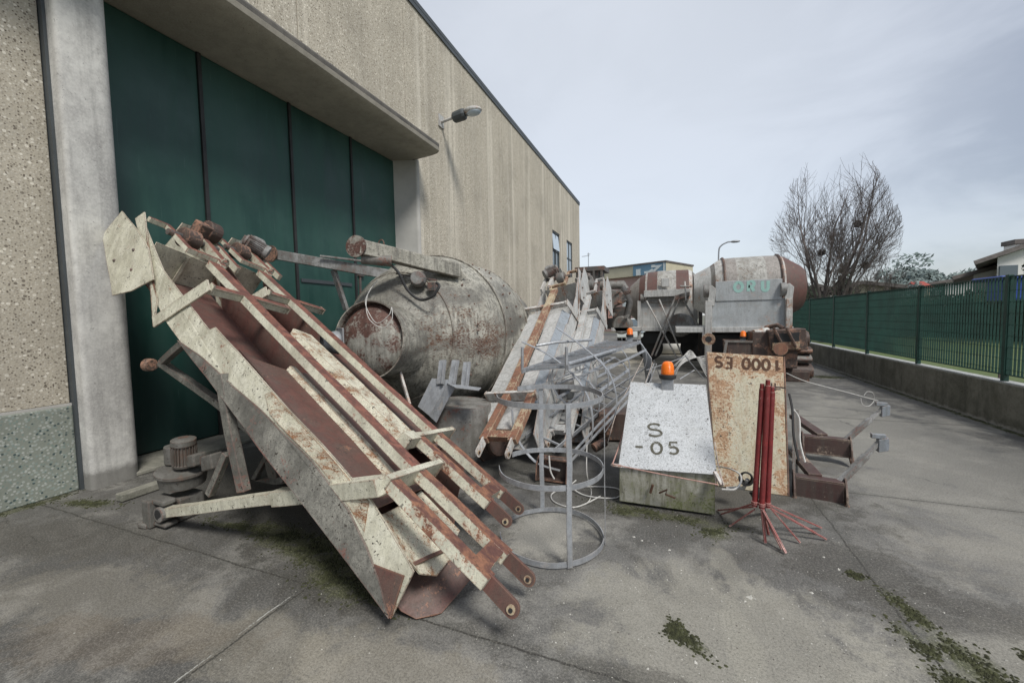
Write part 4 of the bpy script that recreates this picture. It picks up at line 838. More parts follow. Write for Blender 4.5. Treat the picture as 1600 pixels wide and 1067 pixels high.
cable([at(1233,615,y=4.5),at(1238,640,y=4.4),at(1240,680,y=4.3),at(1248,720,y=4.2)],.010,'rubber','black cable hanging down the right side of the rusty panel','cable','cable')
cable([at(1240,640,y=4.5),at(1249,655,y=4.4),at(1250,690,y=4.3),at(1258,722,y=4.2)],.008,'wire','pale cable hanging beside the black one right of the panel','cable','cable')
# ------------------------------------------------------------------ red props bundle
gname='red steel props standing as a bundle'
basep=V(.62,3.22,0); 
top=at(1207,612,y=3.35)
def rprop(i,dx,dy,h,label,legs,lean=(0,0)):
    b0=V(.60+dx,3.22+dy,.23); t_=V(.60+dx*.8+.04+lean[0],3.30+dy*.8+lean[1],h)
    t=thing('steel_prop',label,'prop',(b0.x,b0.y,0),gname)
    build(MB().tube([b0,b0.lerp(t_,.99)],.018,12),'outer_tube','red',t,smooth=True)
    build(MB().tube([b0.lerp(t_,.98),t_+V(0,0,.03)],.015,10),'inner_tube','red',t,smooth=True)
    build(MB().lathe([(0,.022),(.02,.022)],b0+V(0,0,.02),V(0,0,1),12),'collar','redw',t)
    for px,py in legs:
        e=at(px,py,z=.012); build(MB().beam(b0+V(0,0,random.uniform(-.02,.03)),e,.017,.011),'leg','redw',t,bevel=.002)
    return t
rprop(0,-.040,0,1.07,'leftmost red prop of the bundle, its feet splayed left',((1122,797),(1127,803),(1140,822)))
rprop(1,0,-.02,1.10,'front red prop of the bundle with feet pointing to the camera',((1196,848),(1201,835),(1228,864)))
rprop(2,.040,.01,1.05,'right red prop of the bundle with feet spread right',((1291,842),(1283,824),(1250,847)))
rprop(3,.01,.04,1.08,'rear red prop of the bundle, mostly hidden by the others',((1222,858),(1275,832)))
tb_=at(1208,606,y=3.35)
build(MB().tube([tb_+V(.075*math.cos(a),.05*math.sin(a),0) for a in [k*.4 for k in range(14)]],.006,6).tube([tb_+V(-.01,0,-.02),tb_+V(-.01,0,.035)],.005,6).tube([tb_+V(.012,0,-.02),tb_+V(.012,0,.035)],.005,6),'binding_wire','dark',label='dark binding wire round the tops of the red props',cat='wire')
# ------------------------------------------------------------------ brown fork brackets with posts at right
def fork(pa,pb_,pc,pd,ptop,ptopy,label,arm0,head):
    # pa..pd: pixel polygon of the front channel
    t=thing('fork_bracket',label,'bracket',at(*pc[:2],z=.02),'brown fork brackets on the yard')
    a,b_=at(*pa[:2],y=pa[2]),at(*pb_[:2],y=pb_[2]); c,d=at(*pc[:2],y=pc[2]),at(*pd[:2],y=pd[2])
    a.z=b_.z=(a.z+b_.z)/2; 
    ln=b_-a
    build(MB().channel(a-V(0,0,.09),b_-V(0,0,.09),.10,.19,V(0,0,1),.012,flip=True).beam(a-V(0,.0,.09),b_-V(0,.0,.09),.09,.012),'channel','brown',t,bevel=.003)
    for p,lab in ((a,0),(b_,1)):
        d0_=ln.normalized(); f=V(d0_.y,-d0_.x,0)
        k=p-V(0,0,.09)+d0_*(.012 if lab else -.012)
        build(MB().plate([k+f*-.06+V(0,0,.12),k+f*.02+V(0,0,.12),k+f*.10+V(0,0,.0),k+f*.12+V(0,0,-.13),k+f*.08+V(0,0,-.155),k+f*-.06+V(0,0,-.09)],.014),'cheek','brown',t,bevel=.002)
        build(MB().lathe([(0,.03),(.03,.03)],k+f*.085+V(0,0,-.10)-d0_*.015,d0_,14),'bushing','rust',t)
    m0=at(*arm0[:2],y=arm0[2]); build(MB().beam(m0,a.lerp(b_,.45)+V(0,.03,0),.10,.05),'arm','brown',t,bevel=.004)
    pole0=b_+V(-.03,.02,-.03); tp=at(ptop[0],ptop[1],y=ptop[2])
    build(MB().beam(pole0,pole0.lerp(tp,.7),.045,.045).beam(pole0.lerp(tp,.66),tp,.032,.032),'post','motor',t,bevel=.003)
    build(MB().boxax(tp+V(.03,0,-.01),V(.035,0,.01),V(0,.03,0),V(0,0,.055)).boxax(tp+V(.0,0,.06),V(.05,0,.0),V(0,.02,0),V(0,0,.018)).tube([tp+V(-.04,0,.06),tp+V(-.06,-.02,.09)],.008,6),'lamp_holder','bluegrey',t,bevel=.004)
    return t
fork((1256,676,5.2),(1326,690,5.15),(1256,700,5.2),(1326,715,5.15),(1377,640,5.35),0,'rear brown fork bracket with slanted post and switch head',(1240,650,5.8),0)
fork((1243,740,4.15),(1318,755,4.1),(1243,770,4.15),(1318,788,4.1),(1372,692,4.3),0,'front brown fork bracket with slanted post, nearest the panel',(1240,705,4.8),0)
build(MB().plate([at(1240,640,y=4.6),at(1246,640,y=5.6),at(1250,720,z=.05),at(1240,765,z=.02)],.02),'side_frame','conc_metal',label='grimy steel side sheet between the rusty panel and fork brackets',cat='steel sheet')
cable([at(1229,583,y=4.4),at(1260,596,y=4.6),at(1320,612,y=5.0),at(1372,626,y=5.2)],.004,'wire','thin pale wire strung from the panel to rear fork post','wire','wire')
cable([at(1350,618,y=5.1),at(1355,612,y=5.1),at(1364,614,y=5.1),at(1366,625,y=5.15),at(1358,634,y=5.1),at(1348,632,y=5.1),at(1345,622,y=5.1)],.003,'wire','small coil of thin wire hanging near rear post','wire','wire')
# ground wires
cable([at(938,775,z=.01),at(900,792,z=.01),at(868,785,z=.01),at(862,772,z=.01),at(885,762,z=.01),at(925,760,z=.01),at(960,762,z=.01),at(972,770,z=.01),at(958,778,z=.01),at(915,774,z=.01),at(893,760,z=.03),at(900,750,z=.05)],.006,'wire','pale cable lying in loops on the concrete between cage and box','cable','cable')
cable([at(917,695,y=3.6),at(917,740,y=3.5),at(924,768,z=.01),at(918,785,z=.01),at(895,793,z=.01)],.005,'wire','pale cable hanging from the ladders down to the ground','cable','cable')
for k,(pts,lab) in enumerate(((((1005,560,6.5),(985,600,5.5),(965,640,4.8),(950,690,4.3)),'thin pale rope from far ladder end down beside the white box'),(((1020,566,6.3),(1000,620,5.6),(975,680,4.6),(958,722,3.5)),'thin rope running from the rod tangle to the left box lug'))):
    cable([at(a,b_,y=c) for a,b_,c in pts],.004,'rope',lab,'rope','rope')
# mesh of thin bars behind beacon
wb=thing('wire_bundle','tangle of thin pale bars and hoops behind the white box','rods',(.1,6.3,0))
for k in range(9):
    y0=6.4+.1*k; pts=[at(1050+random.uniform(-6,6),596-3*k+random.uniform(-4,4),y=y0),at(1062+k,572-2.2*k,y=y0),at(1082,560-k*1.3,y=y0+.1),at(1104,556+k*4,y=y0+.1)]
    build(MB().tube(smoothpath(pts,4),.006,5),'rod','wire',wb)
for a,b_ in (((1022,563),(1035,600)),((1070,555),(1098,590)),((1000,620),(1022,568)),((1005,625),(1026,568)),((1062,592),(1085,578)),((1010,578),(1075,556)),((1060,600),(1070,620)),((1072,558),(1100,592))):
    build(MB().beam(at(*a,y=6.2),at(*b_,y=6.4),.012,.010,V(0,1,0)),'bar','galv',wb)
# ------------------------------------------------------------------ mixers at the back
def mixer_drum_parts(t,cx0,y,zc,prof,bands,mat_default,tilt=0,n=56):
    ax=V(math.cos(tilt),0,math.sin(tilt)); p0=V(cx0,y,zc)
    for (i,j,mat) in bands:
        build(MB().lathe(prof[i:j+1],p0,ax,n,cap=False),'drum_section',mat,t,smooth=True)
    build(MB().lathe([(prof[0][0]-.002,prof[0][1]*.98),(prof[0][0],prof[0][1]*.99)],p0,ax,n),'drum_end','dark',t)
def atx(px,y,py=470): return at(px,py,y=y).x
# lettered mixer
Y1=13.4
mx=thing('concrete_mixer','big concrete mixer with grey side panel lettered in pale green','concrete mixer',(atx(1170,Y1),Y1,0))
zt=at(1165,402,y=Y1).z; 
x0=atx(1083,Y1); xe=atx(1253,Y1); cxz=2.28; rr=zt-cxz
def xs(px): return atx(px,Y1,440)-x0
prof=[(0,.50),(xs(1108),rr*.78),(xs(1114),rr*.86),(xs(1123),rr*.97),(xs(1127),rr*.985),(xs(1130),rr*.99),(xs(1145),rr),(xs(1188),rr*1.0),(xs(1211),rr*.985),(xs(1216),rr*.97),(xs(1221),rr*.93),(xs(1247),rr*.66),(xs(1252),rr*.58),(xs(1253),rr*.3)]
mixer_drum_parts(mx,x0,Y1,cxz,prof,[(0,1,'grey'),(1,2,'conc_metal'),(2,4,'white_rust'),(4,6,'white_rust'),(6,7,'conc_metal'),(7,8,'white_rust'),(8,9,'white_rust'),(9,13,'maroon')],'grey')
MT['drumstrip']=paint('speckled_pale',(.50,.49,.45),(.40,.39,.355),(.14,.12,.10),amt=.24,speck=1,fine=7,dirta=.5)
MT['drumpink']=paint('pinkish_band',(.36,.33,.30),(.30,.275,.25),(.2,.11,.08),amt=.15,speck=.5,dirta=.2)
ds=[o for o in mx.children if o.name.startswith('drum_section')]
ds[3].data.materials[0]=MT['drumpink']; ds[4].data.materials[0]=MT['drumstrip']; ds[5].data.materials[0]=MT['drumpink']
for px in (1127,1211): build(MB().tube([V(x0+xs(px),Y1+math.cos(a)*(rr*.99+.01),cxz+math.sin(a)*(rr*.99+.01)) for a in [k*math.pi/24 for k in range(48)]],.035,6,closed=True),'drum_ring','rust',mx,smooth=True)
Yf=Y1-1.35
def pf(px,py,y=Yf): return at(px,py,y=y)
def boxpx(px0,py0,px1,py1,y0,y1): 
    a,b_=at(px0,py0,y=y0),at(px1,py1,y=y0); return MB().box((min(a.x,b_.x),y0,min(a.z,b_.z)),(max(a.x,b_.x),y1,max(a.z,b_.z)))
up=build(boxpx(1118,440,1222,468,Yf-.03,Yf),'upper_panel','panel',mx,bevel=.01)
build(boxpx(1105,469,1232,514,Yf-.01,Yf+.04),'lower_panel','panel',mx,bevel=.01)
build(boxpx(1102,470,1112,562,Yf-.12,Yf-.02).box((0,0,0),(0.001,.001,.001)) if False else boxpx(1102,470,1112,566,Yf-.14,Yf-.02),'post','grey',mx,bevel=.01)
build(boxpx(1229,467,1237,566,Yf-.14,Yf-.02),'post','white_rust',mx,bevel=.01)
build(boxpx(1056,512,1240,519,Yf-.1,Yf+2.4),'chassis','grey',mx,bevel=.01)
build(boxpx(1112,523,1230,566,Yf+.3,Yf+2.2),'undercarriage','rubber',mx)
for px,py in ((1108,455),(1228,452)):
    c=pf(px,py); build(MB().lathe([(0,.17),(.12,.17)],c-V(.13,.02,0),V(1,0,0),18),'roller','motor',mx,smooth=True); build(MB().plate([c+V(.06,-.05,.15),c+V(.16,-.05,.05),c+V(.12,-.05,-.4),c+V(-.02,-.05,-.4),c+V(-.06,-.05,.1)],.05),'roller_bracket','grey',mx,bevel=.01)
a_=pf(1147,456,Yf-.03); lettering('ORU',a_,V(1,0,0),V(0,0,1),.25,.075,'letter_aqua',mx,adv=1.25,off=.004)
for nm in []: pass
disc(pf(1107,530,Yf-.3),V(0,-1,0),.16,mx,'orange_rust'); build(MB().lathe([(0,.08),(.002,.08)],pf(1107,530,Yf-.323),V(0,-1,0),16),'hub_hole','rubber',mx)
# second mixer
Y2=15.8
m2=thing('concrete_mixer','smaller rust-banded concrete mixer left of the lettered one','concrete mixer',(atx(1040,Y2),Y2,0))
x0=atx(986,Y2,450); zt=at(1045,423,y=Y2).z; cz=2.15; rr=zt-cz
def xs(px): return atx(px,Y2,440)-x0
prof=[(0,.55),(xs(1001),rr*.82),(xs(1010),rr*.93),(xs(1013),rr*.97),(xs(1028),rr),(xs(1056),rr),(xs(1075),rr*.99),(xs(1080),rr*.95),(xs(1088),rr*.78),(xs(1096),rr*.5)]
mixer_drum_parts(m2,x0,Y2,cz,prof,[(0,1,'drumpink'),(1,2,'maroon'),(2,3,'white_rust'),(3,4,'maroon'),(4,5,'drumstrip'),(5,6,'maroon'),(6,7,'white_rust'),(7,9,'conc_metal')],'grey')
Yg=Y2-1.1
build(MB().box((atx(1033,Yg-.1),Yg+.02,2.55),(atx(1046,Yg),Yg+.06,2.85)),'hatch','grey',m2,bevel=.02)
build(boxpx(996,471,1090,514,Yg,Yg+.05),'side_panel','conc_metal' if False else 'grey',m2,bevel=.01)
build(boxpx(1006,454,1078,462,Yg-.2,Yg-.02),'walkway','grey',m2,bevel=.01); build(boxpx(1010,463,1076,471,Yg-.1,Yg-.02),'walkway_trim','conc_metal',m2,bevel=.01)
build(boxpx(960,512,1100,517,Yg-.05,Yg+2),'chassis','grey',m2,bevel=.01)
build(boxpx(996,470,1001,531,Yg-.15,Yg-.06),'post','grey',m2); build(boxpx(1092,470,1097,556,Yg-.15,Yg-.06),'post','dark',m2)
build(boxpx(1005,520,1092,537,Yg+.3,Yg+2),'undercarriage','rubber',m2)
for px in (1015,1085):
    c=at(px,540,y=Yg+.5); c.z=.45; build(MB().lathe([(0,.30),(.02,.45),(.25,.45),(.27,.30)],c,V(0,1,0),24),'wheel','rubber',m2,smooth=True)
build(MB().lathe([(0,.36),(.02,.38),(.35,.38)],at(1062,508,y=Yg-.55),V(.2,1,0),30),'water_tank','motor',m2,smooth=True)
rp_=at(1001,466,y=Yg-.05); build(MB().lathe([(0,.14),(.12,.14)],rp_,V(1,0,0),14),'roller','conc_metal',m2,smooth=True)
for a,b_,w in (((1056,462),(1018,556),.06),((1062,466),(1024,556),.06),((1010,470),(1058,560),.05),((1030,468),(1066,556),.05),((1068,470),(1092,510),.06),((1070,440),(1072,470),.05),((1063,447),(1080,448),.05)):
    build(MB().tube([at(*a,y=Yg-.6),at(*b_,y=Yg-.9)],w*.5,8),'chute_strut','motor' if w>.055 else 'grey',m2,smooth=True)
build(MB().boxax(at(1066,463,y=Yg-.5),V(.22,0,.06),V(0,.12,0),V(0,0,.09)),'hydraulic_block','dark',m2,bevel=.03)
# dark batching machine at left
Y3=14.5
m3=thing('batching_machine','dark cement-caked machine with pipe and sloping hopper behind the grey conveyors','machine',(atx(930,Y3),Y3,0))
build(boxpx(898,418,944,422,Y3-.6,Y3+.6),'roof_plate','dark',m3)
build(boxpx(900,423,938,436,Y3-.5,Y3+.4),'housing','conc_metal' if False else 'dark',m3)
for px in (905,926,938): build(boxpx(px,423,px+4,520,Y3-.6,Y3-.45),'post','dark',m3)
pt=at(938,446,y=Y3-.7); pe=at(974,445,y=Y3-.7)
build(MB().tube([pt,pe,at(976,452,y=Y3-.7)],.14,12),'pipe','conc_metal',m3,smooth=True)
build(MB().tube([at(972,448,y=Y3-.8),at(984,472,y=Y3-.8),at(978,500,y=Y3-.8)],.11,10),'hose','dark',m3,smooth=True)
hq=[at(944,487,y=Y3-.9),at(980,470,y=Y3-.9),at(972,455,y=Y3-.9),at(950,452,y=Y3-.9)]
build(MB().plate(hq,.5),'hopper','conc_metal',m3,bevel=.03)
build(boxpx(945,480,982,514,Y3-.3,Y3+.6),'skirt','dark',m3)
build(MB().lathe([(0,.25),(.05,.30),(.8,.30)],at(971,508,y=Y3-1.0),V(0,1,0),24),'tank','conc_metal',m3,smooth=True)
build(boxpx(955,512,1000,517,Y3-1.0,Y3+.3),'beam','grey',m3)
for k in range(10):
    p=at(random.uniform(940,985),random.uniform(452,500),y=Y3-1.0-random.random()*.2); build(MB().boxax(p,V(.08,.02,random.uniform(-.05,.05)),V(0,.06,0),V(.02,0,.05)),'bracket','conc_metal' if k%2 else 'rust',m3,bevel=.01)
build(boxpx(950,484,957,497,Y3-1.2,Y3-1.1),'tail_lamp',simple('faded_lamp',(.42,.24,.2),.5),m3)
# pale tank lying on the ground between machines
build(MB().lathe([(0,.25),(.04,.32),(2.0,.32),(2.04,.25)],V(atx(1000,17.6),17.6,.33),V(1,0,0),26),'pale_tank','render',label='pale cylindrical tank lying on the ground behind the small mixer',cat='tank',smooth=True)
# white vehicle glimpse
vc=thing('parked_car','small white car glimpsed between machine and smaller mixer','car',(atx(988,24),25,0))
cx_=atx(987,24)
mb=MB(); sec=[(-.8,.35),(-.8,.75),(-.75,.95),(-.62,1.0),(-.5,1.42),(.5,1.42),(.62,1.0),(.75,.95),(.8,.75),(.8,.35)]
for yy in (0,): 
    A=[V(cx_+a,23.6+ (0 if w<.98 else .5),w) for a,w in sec]; Bq=[V(cx_+a,27.6-(0 if w<.98 else .6),w) for a,w in sec]
    k=len(sec); mb.add(A+Bq,[tuple(range(k)),tuple(range(2*k-1,k-1,-1))]+[(i,(i+1)%k,(i+1)%k+k,i+k) for i in range(k)])
build(mb,'body','signwhite',vc,bevel=.05)
build(MB().plate([V(cx_-.55,23.75,1.02),V(cx_+.55,23.75,1.02),V(cx_+.45,24.07,1.38),V(cx_-.45,24.07,1.38)],.02),'windscreen','glass',vc)
for sx in (-.55,.55): build(MB().boxax(V(cx_+sx,23.58,.72),V(.13,0,0),V(0,.02,0),V(0,0,.07)),'headlight','glasspale',vc)
for sx in (-.72,.72):
    for yy in (24.3,26.8): build(MB().lathe([(0,.31),(.18,.31)],V(cx_+sx-.09,yy,.31),V(1,0,0),20),'wheel','rubber',vc)
# ------------------------------------------------------------------ scrap stack right of rusty panel
YS=11.3
def bucket(px0,py0,px1,py1,y,mat,label,bow=.12,depth=.8):
    a,b_=at(px0,py1,y=y),at(px1,py0,y=y); w=(b_.x-a.x)/2; c=V((a.x+b_.x)/2,y,(a.z+b_.z)/2); h=(b_.z-a.z)/2
    t=thing('mixing_trough',label,'steel shell',V(c.x,c.y,a.z),'rusty curved shells stacked near the fence')
    A=[];Bq=[];n=10
    for i in range(n+1):
        th=-math.pi/2+math.pi*i/n; A.append(V(c.x-w+.02*math.sin(i),y-math.cos(th)*depth*.35,c.z+h*math.sin(th))); Bq.append(V(c.x+w,y-math.cos(th)*depth*.35+.1,c.z+h*.96*math.sin(th)-.02))
    build(MB().strip(A,Bq,.02),'curved_shell',mat,t,smooth=True)
    build(MB().plate(A,.02),'end_plate',mat,t); build(MB().plate([p-V(.012,0,0) for p in Bq],.02),'end_plate',mat,t)
    return t
bucket(1215,567,1268,588,YS,'rust','lowest of the rusty curved shells stacked near the fence')
bucket(1222,552,1266,565,YS,'conc_metal','middle, pale topped shell in the rusty stack')
bucket(1210,540,1266,551,YS,'rust','upper rusty shell in the stack below the hood')
bucket(1236,515,1262,541,YS,'rust','tall tilted rusty hood on top of the stack at its right end')
sb=thing('scrap_machine','rusty machine casing with dark opening and chain on the scrap stack','machine casing',at(1220,560,y=YS))
c=at(1226,530,y=YS-.3)
build(MB().boxax(c,V(.36,0,.02),V(0,.3,0),V(-.03,0,.24)),'casing','rust',sb,bevel=.02)
build(MB().boxax(at(1229,528,y=YS-.62),V(.24,0,.02),V(0,.015,0),V(0,0,.11)),'opening','rubber',sb)
build(MB().boxax(at(1228,540,y=YS-.63),V(.26,0,.02),V(0,.02,0),V(0,0,.08)),'lower_lip','orange_rust',sb)
for px in (1213,1233):
    build(MB().tube([at(px-4+i*2.6,512+i*5.2+(i%2),y=YS-.68) for i in range(7)],.03,6),'chain','rust',sb)
build(MB().lathe([(0,.14),(.05,.14)],at(1219,545,y=YS-.8),V(0,-1,0),18),'pulley','orange_rust',sb)
build(MB().tube([at(1178,525,y=YS-.3),at(1200,521,y=YS-.2)],.15,14),'drum_roll','white_rust',sb,smooth=True)
build(MB().tube([at(1196,512,y=YS),at(1215,508,y=YS-.2),at(1224,513,y=YS-.3)],.05,8),'top_bar','rust',sb,smooth=True)
build(MB().boxax(at(1202,528,y=YS-.2),V(.18,0,0),V(0,.2,0),V(0,0,.14)),'side_box','conc_metal',sb,bevel=.01)
build(MB().boxax(at(1205,545,y=YS-.1),V(.45,0,0),V(0,.35,0),V(0,0,.42)).box((at(1130,550,y=YS-.1).x,YS-.3,0),(at(1262,550,y=YS-.1).x,YS+.4,.25)),'base_frame','rust',sb,bevel=.02)
rb=thing('rusty_bin','dark rusty open bin in front of the lettered mixer','bin',at(1160,550,y=10.9))
a,b_=at(1136,533,y=10.9),at(1192,534,y=10.9)
zb=.3
build(MB().plate([V(a.x,10.9,a.z),V(b_.x,10.9,b_.z),V(b_.x-.05,10.9,zb),V(a.x+.05,10.9,zb)],.03).plate([V(a.x,10.9,a.z),V(a.x,11.7,a.z),V(a.x+.05,11.7,zb),V(a.x+.05,10.9,zb)],.03).plate([V(b_.x,10.9,a.z),V(b_.x,11.7,a.z),V(b_.x-.05,11.7,zb),V(b_.x-.05,10.9,zb)],.03).plate([V(a.x,11.7,a.z),V(b_.x,11.7,b_.z),V(b_.x-.05,11.7,zb),V(a.x+.05,11.7,zb)],.03),'bin_body','rust',rb)
build(MB().beam(V(a.x-.06,10.88,a.z),V(b_.x+.04,10.88,b_.z),.05,.05).beam(V(a.x-.02,10.86,a.z-.02),V(a.x-.1,10.86,zb),.06,.06,V(0,1,0)),'rim','conc_metal',rb)
build(MB().box((a.x+.1,10.95,0),(b_.x-.1,11.6,zb+.02)),'skid','dark',rb)
# ------------------------------------------------------------------ low wall and fence
lw=thing('low_wall','long low mossy concrete wall under the green fence','wall',(4.3,10,0))
build(MB().box((4.2,-4,-.02),(4.42,33,.585)),'wall_body','kerb',lw,bevel=.01)
build(MB().box((4.23,-4,.586),(4.40,33,.6)),'wall_cap','kerbtop',lw)
fe=thing('metal_fence','long green metal grating fence on the low wall','fence',(4.3,10,.62))
posts=[-.75,1.36,3.45,5.55]+[7.64+2.1*i for i in range(12)]
for yy in posts: build(MB().box((4.27,yy-.03,.601),(4.33,yy+.03,2.06)),'post','fence',fe,bevel=.004)
for a,b_ in zip(posts[:-1],posts[1:]):
    mb=MB(); y0,y1=a+.035,b_-.035; n=31
    for i in range(n+1):
        yy=y0+(y1-y0)*i/n; mb.box((4.289,yy-.0015,.70),(4.313,yy+.0015,2.025))
    for j in range(9):
        z=.76+j*.155; mb.box((4.299,y0,z-.0025),(4.304,y1,z+.0025))
    mb.box((4.286,y0-.004,.685),(4.317,y1+.004,.70)); mb.box((4.286,y0-.004,2.025),(4.317,y1+.004,2.04))
    build(mb,'grating_panel','fence',fe)
# ------------------------------------------------------------------ vegetation
def bare_tree(name,label,base,H,RX,seed,stems=6,depth=6,group=None,r0=.16,L0=None):
    rnd=random.Random(seed); T=MB(); C=MB(); base=Vector(base); zc=H*.55; cnt=[0]
    def inside(q):
        z=(q.z-zc)/(H*.47); rx=RX*(1.0 if z<0 else 1-.25*z); return ((q.x-base.x)/rx)**2+((q.y-base.y)/rx)**2+z*z<1.0 or q.z<2.2
    def br(p,d,L,r,lev):
        n=4 if lev<4 else 3; pts=[p]; q=p.copy(); dd=d.copy(); alive=True
        for i in range(n):
            dd=(dd+V(rnd.uniform(-.13,.13),rnd.uniform(-.13,.13),rnd.uniform(.0,.10))).normalized(); q2=q+dd*L/n
            if not inside(q2): alive=False; break
            q=q2; pts.append(q.copy())
        n=len(pts)-1
        if n<1: return
        r1=r*.68; rs=[r+(r1-r)*i/n for i in range(n+1)]
        (T if lev<2 else C).tube(pts,rs,7 if lev<2 else (4 if lev<3 else 3),cap=False)
        if lev>=depth: return
        k=3 if lev else 3
        if lev in (3,4): k=4
        for j in range(k):
            if not alive and j==0: continue
            t=rnd.uniform(.3,.95) if j else 1.0
            i=min(int(t*n+.5),n); sp=pts[i]; a=rnd.uniform(0,6.283); ang=rnd.uniform(.35,.75) if j else rnd.uniform(.03,.22)
            o=dd.orthogonal().normalized(); o2=dd.cross(o); nd=(dd*math.cos(ang)+(o*math.cos(a)+o2*math.sin(a))*math.sin(ang)); nd.z+=.05; nd.normalize()
            br(sp,nd,L*(rnd.uniform(.80,.92) if j==0 else rnd.uniform(.55,.75)),max(r1*(.97 if j==0 else .62),.006),lev+1)
    for s_ in range(stems):
        a=6.283*s_/stems+rnd.random()*.5; tilt=(.05,.30,.14,.40,.22,.36,.12)[s_%7]
        br(base+V(math.cos(a)*.15,math.sin(a)*.15,-.05),V(math.cos(a)*math.sin(tilt),math.sin(a)*math.sin(tilt),math.cos(tilt)),L0 or H*.25,r0*rnd.uniform(.65,1.0),0)
    t=thing(name,label,'tree',base,group)
    build(T,'trunk','bark',t,smooth=False); build(C,'crown','twig',t)
    return t,C
tb0=at(1294,500,y=26); tb0.z=0
bare_tree('bare_tree','large leafless tree with many stems rising beyond the fence',tb0,10.1,2.8,23,5,6,None,.14)
tb1=at(1372,500,y=27); tb1.z=0
bare_tree('bare_tree','thin pale leafless tree just right of the large one',tb1,5.4,1.3,5,4,5,None,.045)
def leafy(name,label,c,rx,ry,rz,n,mat,size,seed,conic=False,trunk=True,group=None,cat='tree'):
    rnd=random.Random(seed); mb=MB(); c=Vector(c)
    cl=[(V(rnd.gauss(0,.45),rnd.gauss(0,.45),rnd.gauss(0,.4)),rnd.uniform(.25,.5)) for _ in range(26)]
    for _ in range(n):
        o,s=rnd.choice(cl); d=V(rnd.gauss(0,1),rnd.gauss(0,1),rnd.gauss(0,1)).normalized()*s*rnd.uniform(.6,1.05); p=o+d
        if conic: f=max(.08,.75-.6*p.z); p.x*=f;p.y*=f
        q=c+V(p.x*rx,p.y*ry,p.z*rz); a=V(rnd.gauss(0,1),rnd.gauss(0,1),rnd.gauss(0,1)).normalized()*size*rnd.uniform(.5,1.2); b_=a.orthogonal().normalized()*size*rnd.uniform(.3,.8)
        mb.add([q-a,q+b_,q+a,q-b_],[(0,1,2,3)])
    t=thing(name,label,cat,V(c.x,c.y,0),group)
    build(mb,'crown',mat,t)
    if trunk: build(MB().tube([V(c.x,c.y,-.05),V(c.x+.1,c.y,c.z*.6),V(c.x,c.y,c.z+rz*.3)],[.16,.12,.05],8),'trunk','bark',t)
    return t
def L(px,py,y): return at(px,py,y=y)
leafy('evergreen_tree','dark evergreen bush at the foot of the large bare tree',L(1272,470,29),1.1,1.1,.9,1300,'ever',.13,3)
leafy('evergreen_tree','dark conifer between the stems and the brown house',L(1318,452,29),.8,.8,1.5,900,'ever',.12,4,True)
leafy('evergreen_tree','grey green conifer at the right end of the brown house',L(1398,458,45),2.0,2.0,1.6,1300,'hazyever',.2,5)
leafy('cedar_tree','hazy wide cedar in the far distance above the fence',L(1458,442,70),4.6,4,2.6,3600,'hazyever',.34,6)
leafy('evergreen_tree','dark bushy shrub at the right edge before the white house',L(1650,402,26),.8,.8,1.2,3000,'ever',.10,8)
leafy('evergreen_tree','far hazy tree over the fence left of the red roof',L(1410,458,60),3,3,1.8,1600,'hazyever',.3,9)
# nests of mistletoe in tree
for i,(px,py) in enumerate(((1283,395),(1352,415),(1340,350))):
    mb=MB(); c=at(px,py,y=25.8+.2*i); rnd=random.Random(i)
    mb.sphere(c,.09,8)
    for _ in range(200):
        p=c+V(rnd.gauss(0,1),rnd.gauss(0,1),rnd.gauss(0,1)).normalized()*rnd.uniform(.05,.17); a=V(rnd.gauss(0,1),rnd.gauss(0,1),rnd.gauss(0,1)).normalized()*.07; b_=a.orthogonal()*.7; mb.add([p-a,p+b_,p+a,p-b_],[(0,1,2,3)])
    build(mb,'mistletoe','bark',label=['dark mistletoe clump in the middle of the large bare tree','mistletoe clump low on the right side of the bare tree','small dark leaf clump high at right of the bare tree'][i],cat='mistletoe')
# hedge beyond fence
def hedge(x0,x1,y0,y1,h,n,label,mat,size,seed):
    rnd=random.Random(seed); mb=MB()
    for _ in range(n):
        p=V(rnd.uniform(x0,x1),rnd.uniform(y0,y1),h*(1-rnd.random()**2)*rnd.uniform(.8,1.08)); a=V(rnd.gauss(0,1),rnd.gauss(0,1),rnd.gauss(0,1)).normalized()*size; b_=a.orthogonal()*.7; mb.add([p-a,p+b_,p+a,p-b_],[(0,1,2,3)])
    mb.box((x0+.25,y0+.2,0),(x1-.25,y1-.2,h*.8))
    build(mb,'hedge',mat,label=label,cat='hedge')
hedge(15.5,17.5,6,32,2.5,12000,'long dark evergreen hedge on the far side of the lawn','ever',.11,2)
hedge(4.7,17.4,31.5,33.2,2.3,9000,'short dark hedge closing the end of the lawn','ever',.11,3)
# ------------------------------------------------------------------ far buildings
far=thing('low_building','pink building with beige fascia and square blue sign','building',(-4,44,0))
A0=V(-14.5,47.0,0); B0=V(-.29,40,0); A1=A0.copy(); dirb=(B0-A0).normalized(); nb=V(dirb.y,-dirb.x,0)
def fb(s0,s1,z0,z1,off,th=.1): 
    a=A0.lerp(B0,s0);b_=A0.lerp(B0,s1); return MB().boxax((a+b_)/2+nb*off+V(0,0,(z0+z1)/2),(b_-a)/2,nb*th/2,V(0,0,(z1-z0)/2))
zT=at(1043,409,y=40).z; zF=at(1043,427,y=40).z
build(fb(0,1,0,zF,-2.6,5),'wall','pinkr',far)
build(fb(0,1.0,zF,zT-.05,-2.5,5.6),'fascia_band','beige',far)
build(fb(-.005,1.004,zT-.05,zT+.1,-2.5,5.8),'roof','roof',far)
sg=build(fb(.79,.998,zF+.02,zT-.06,.32,.06),'sign_board','signblue',far)
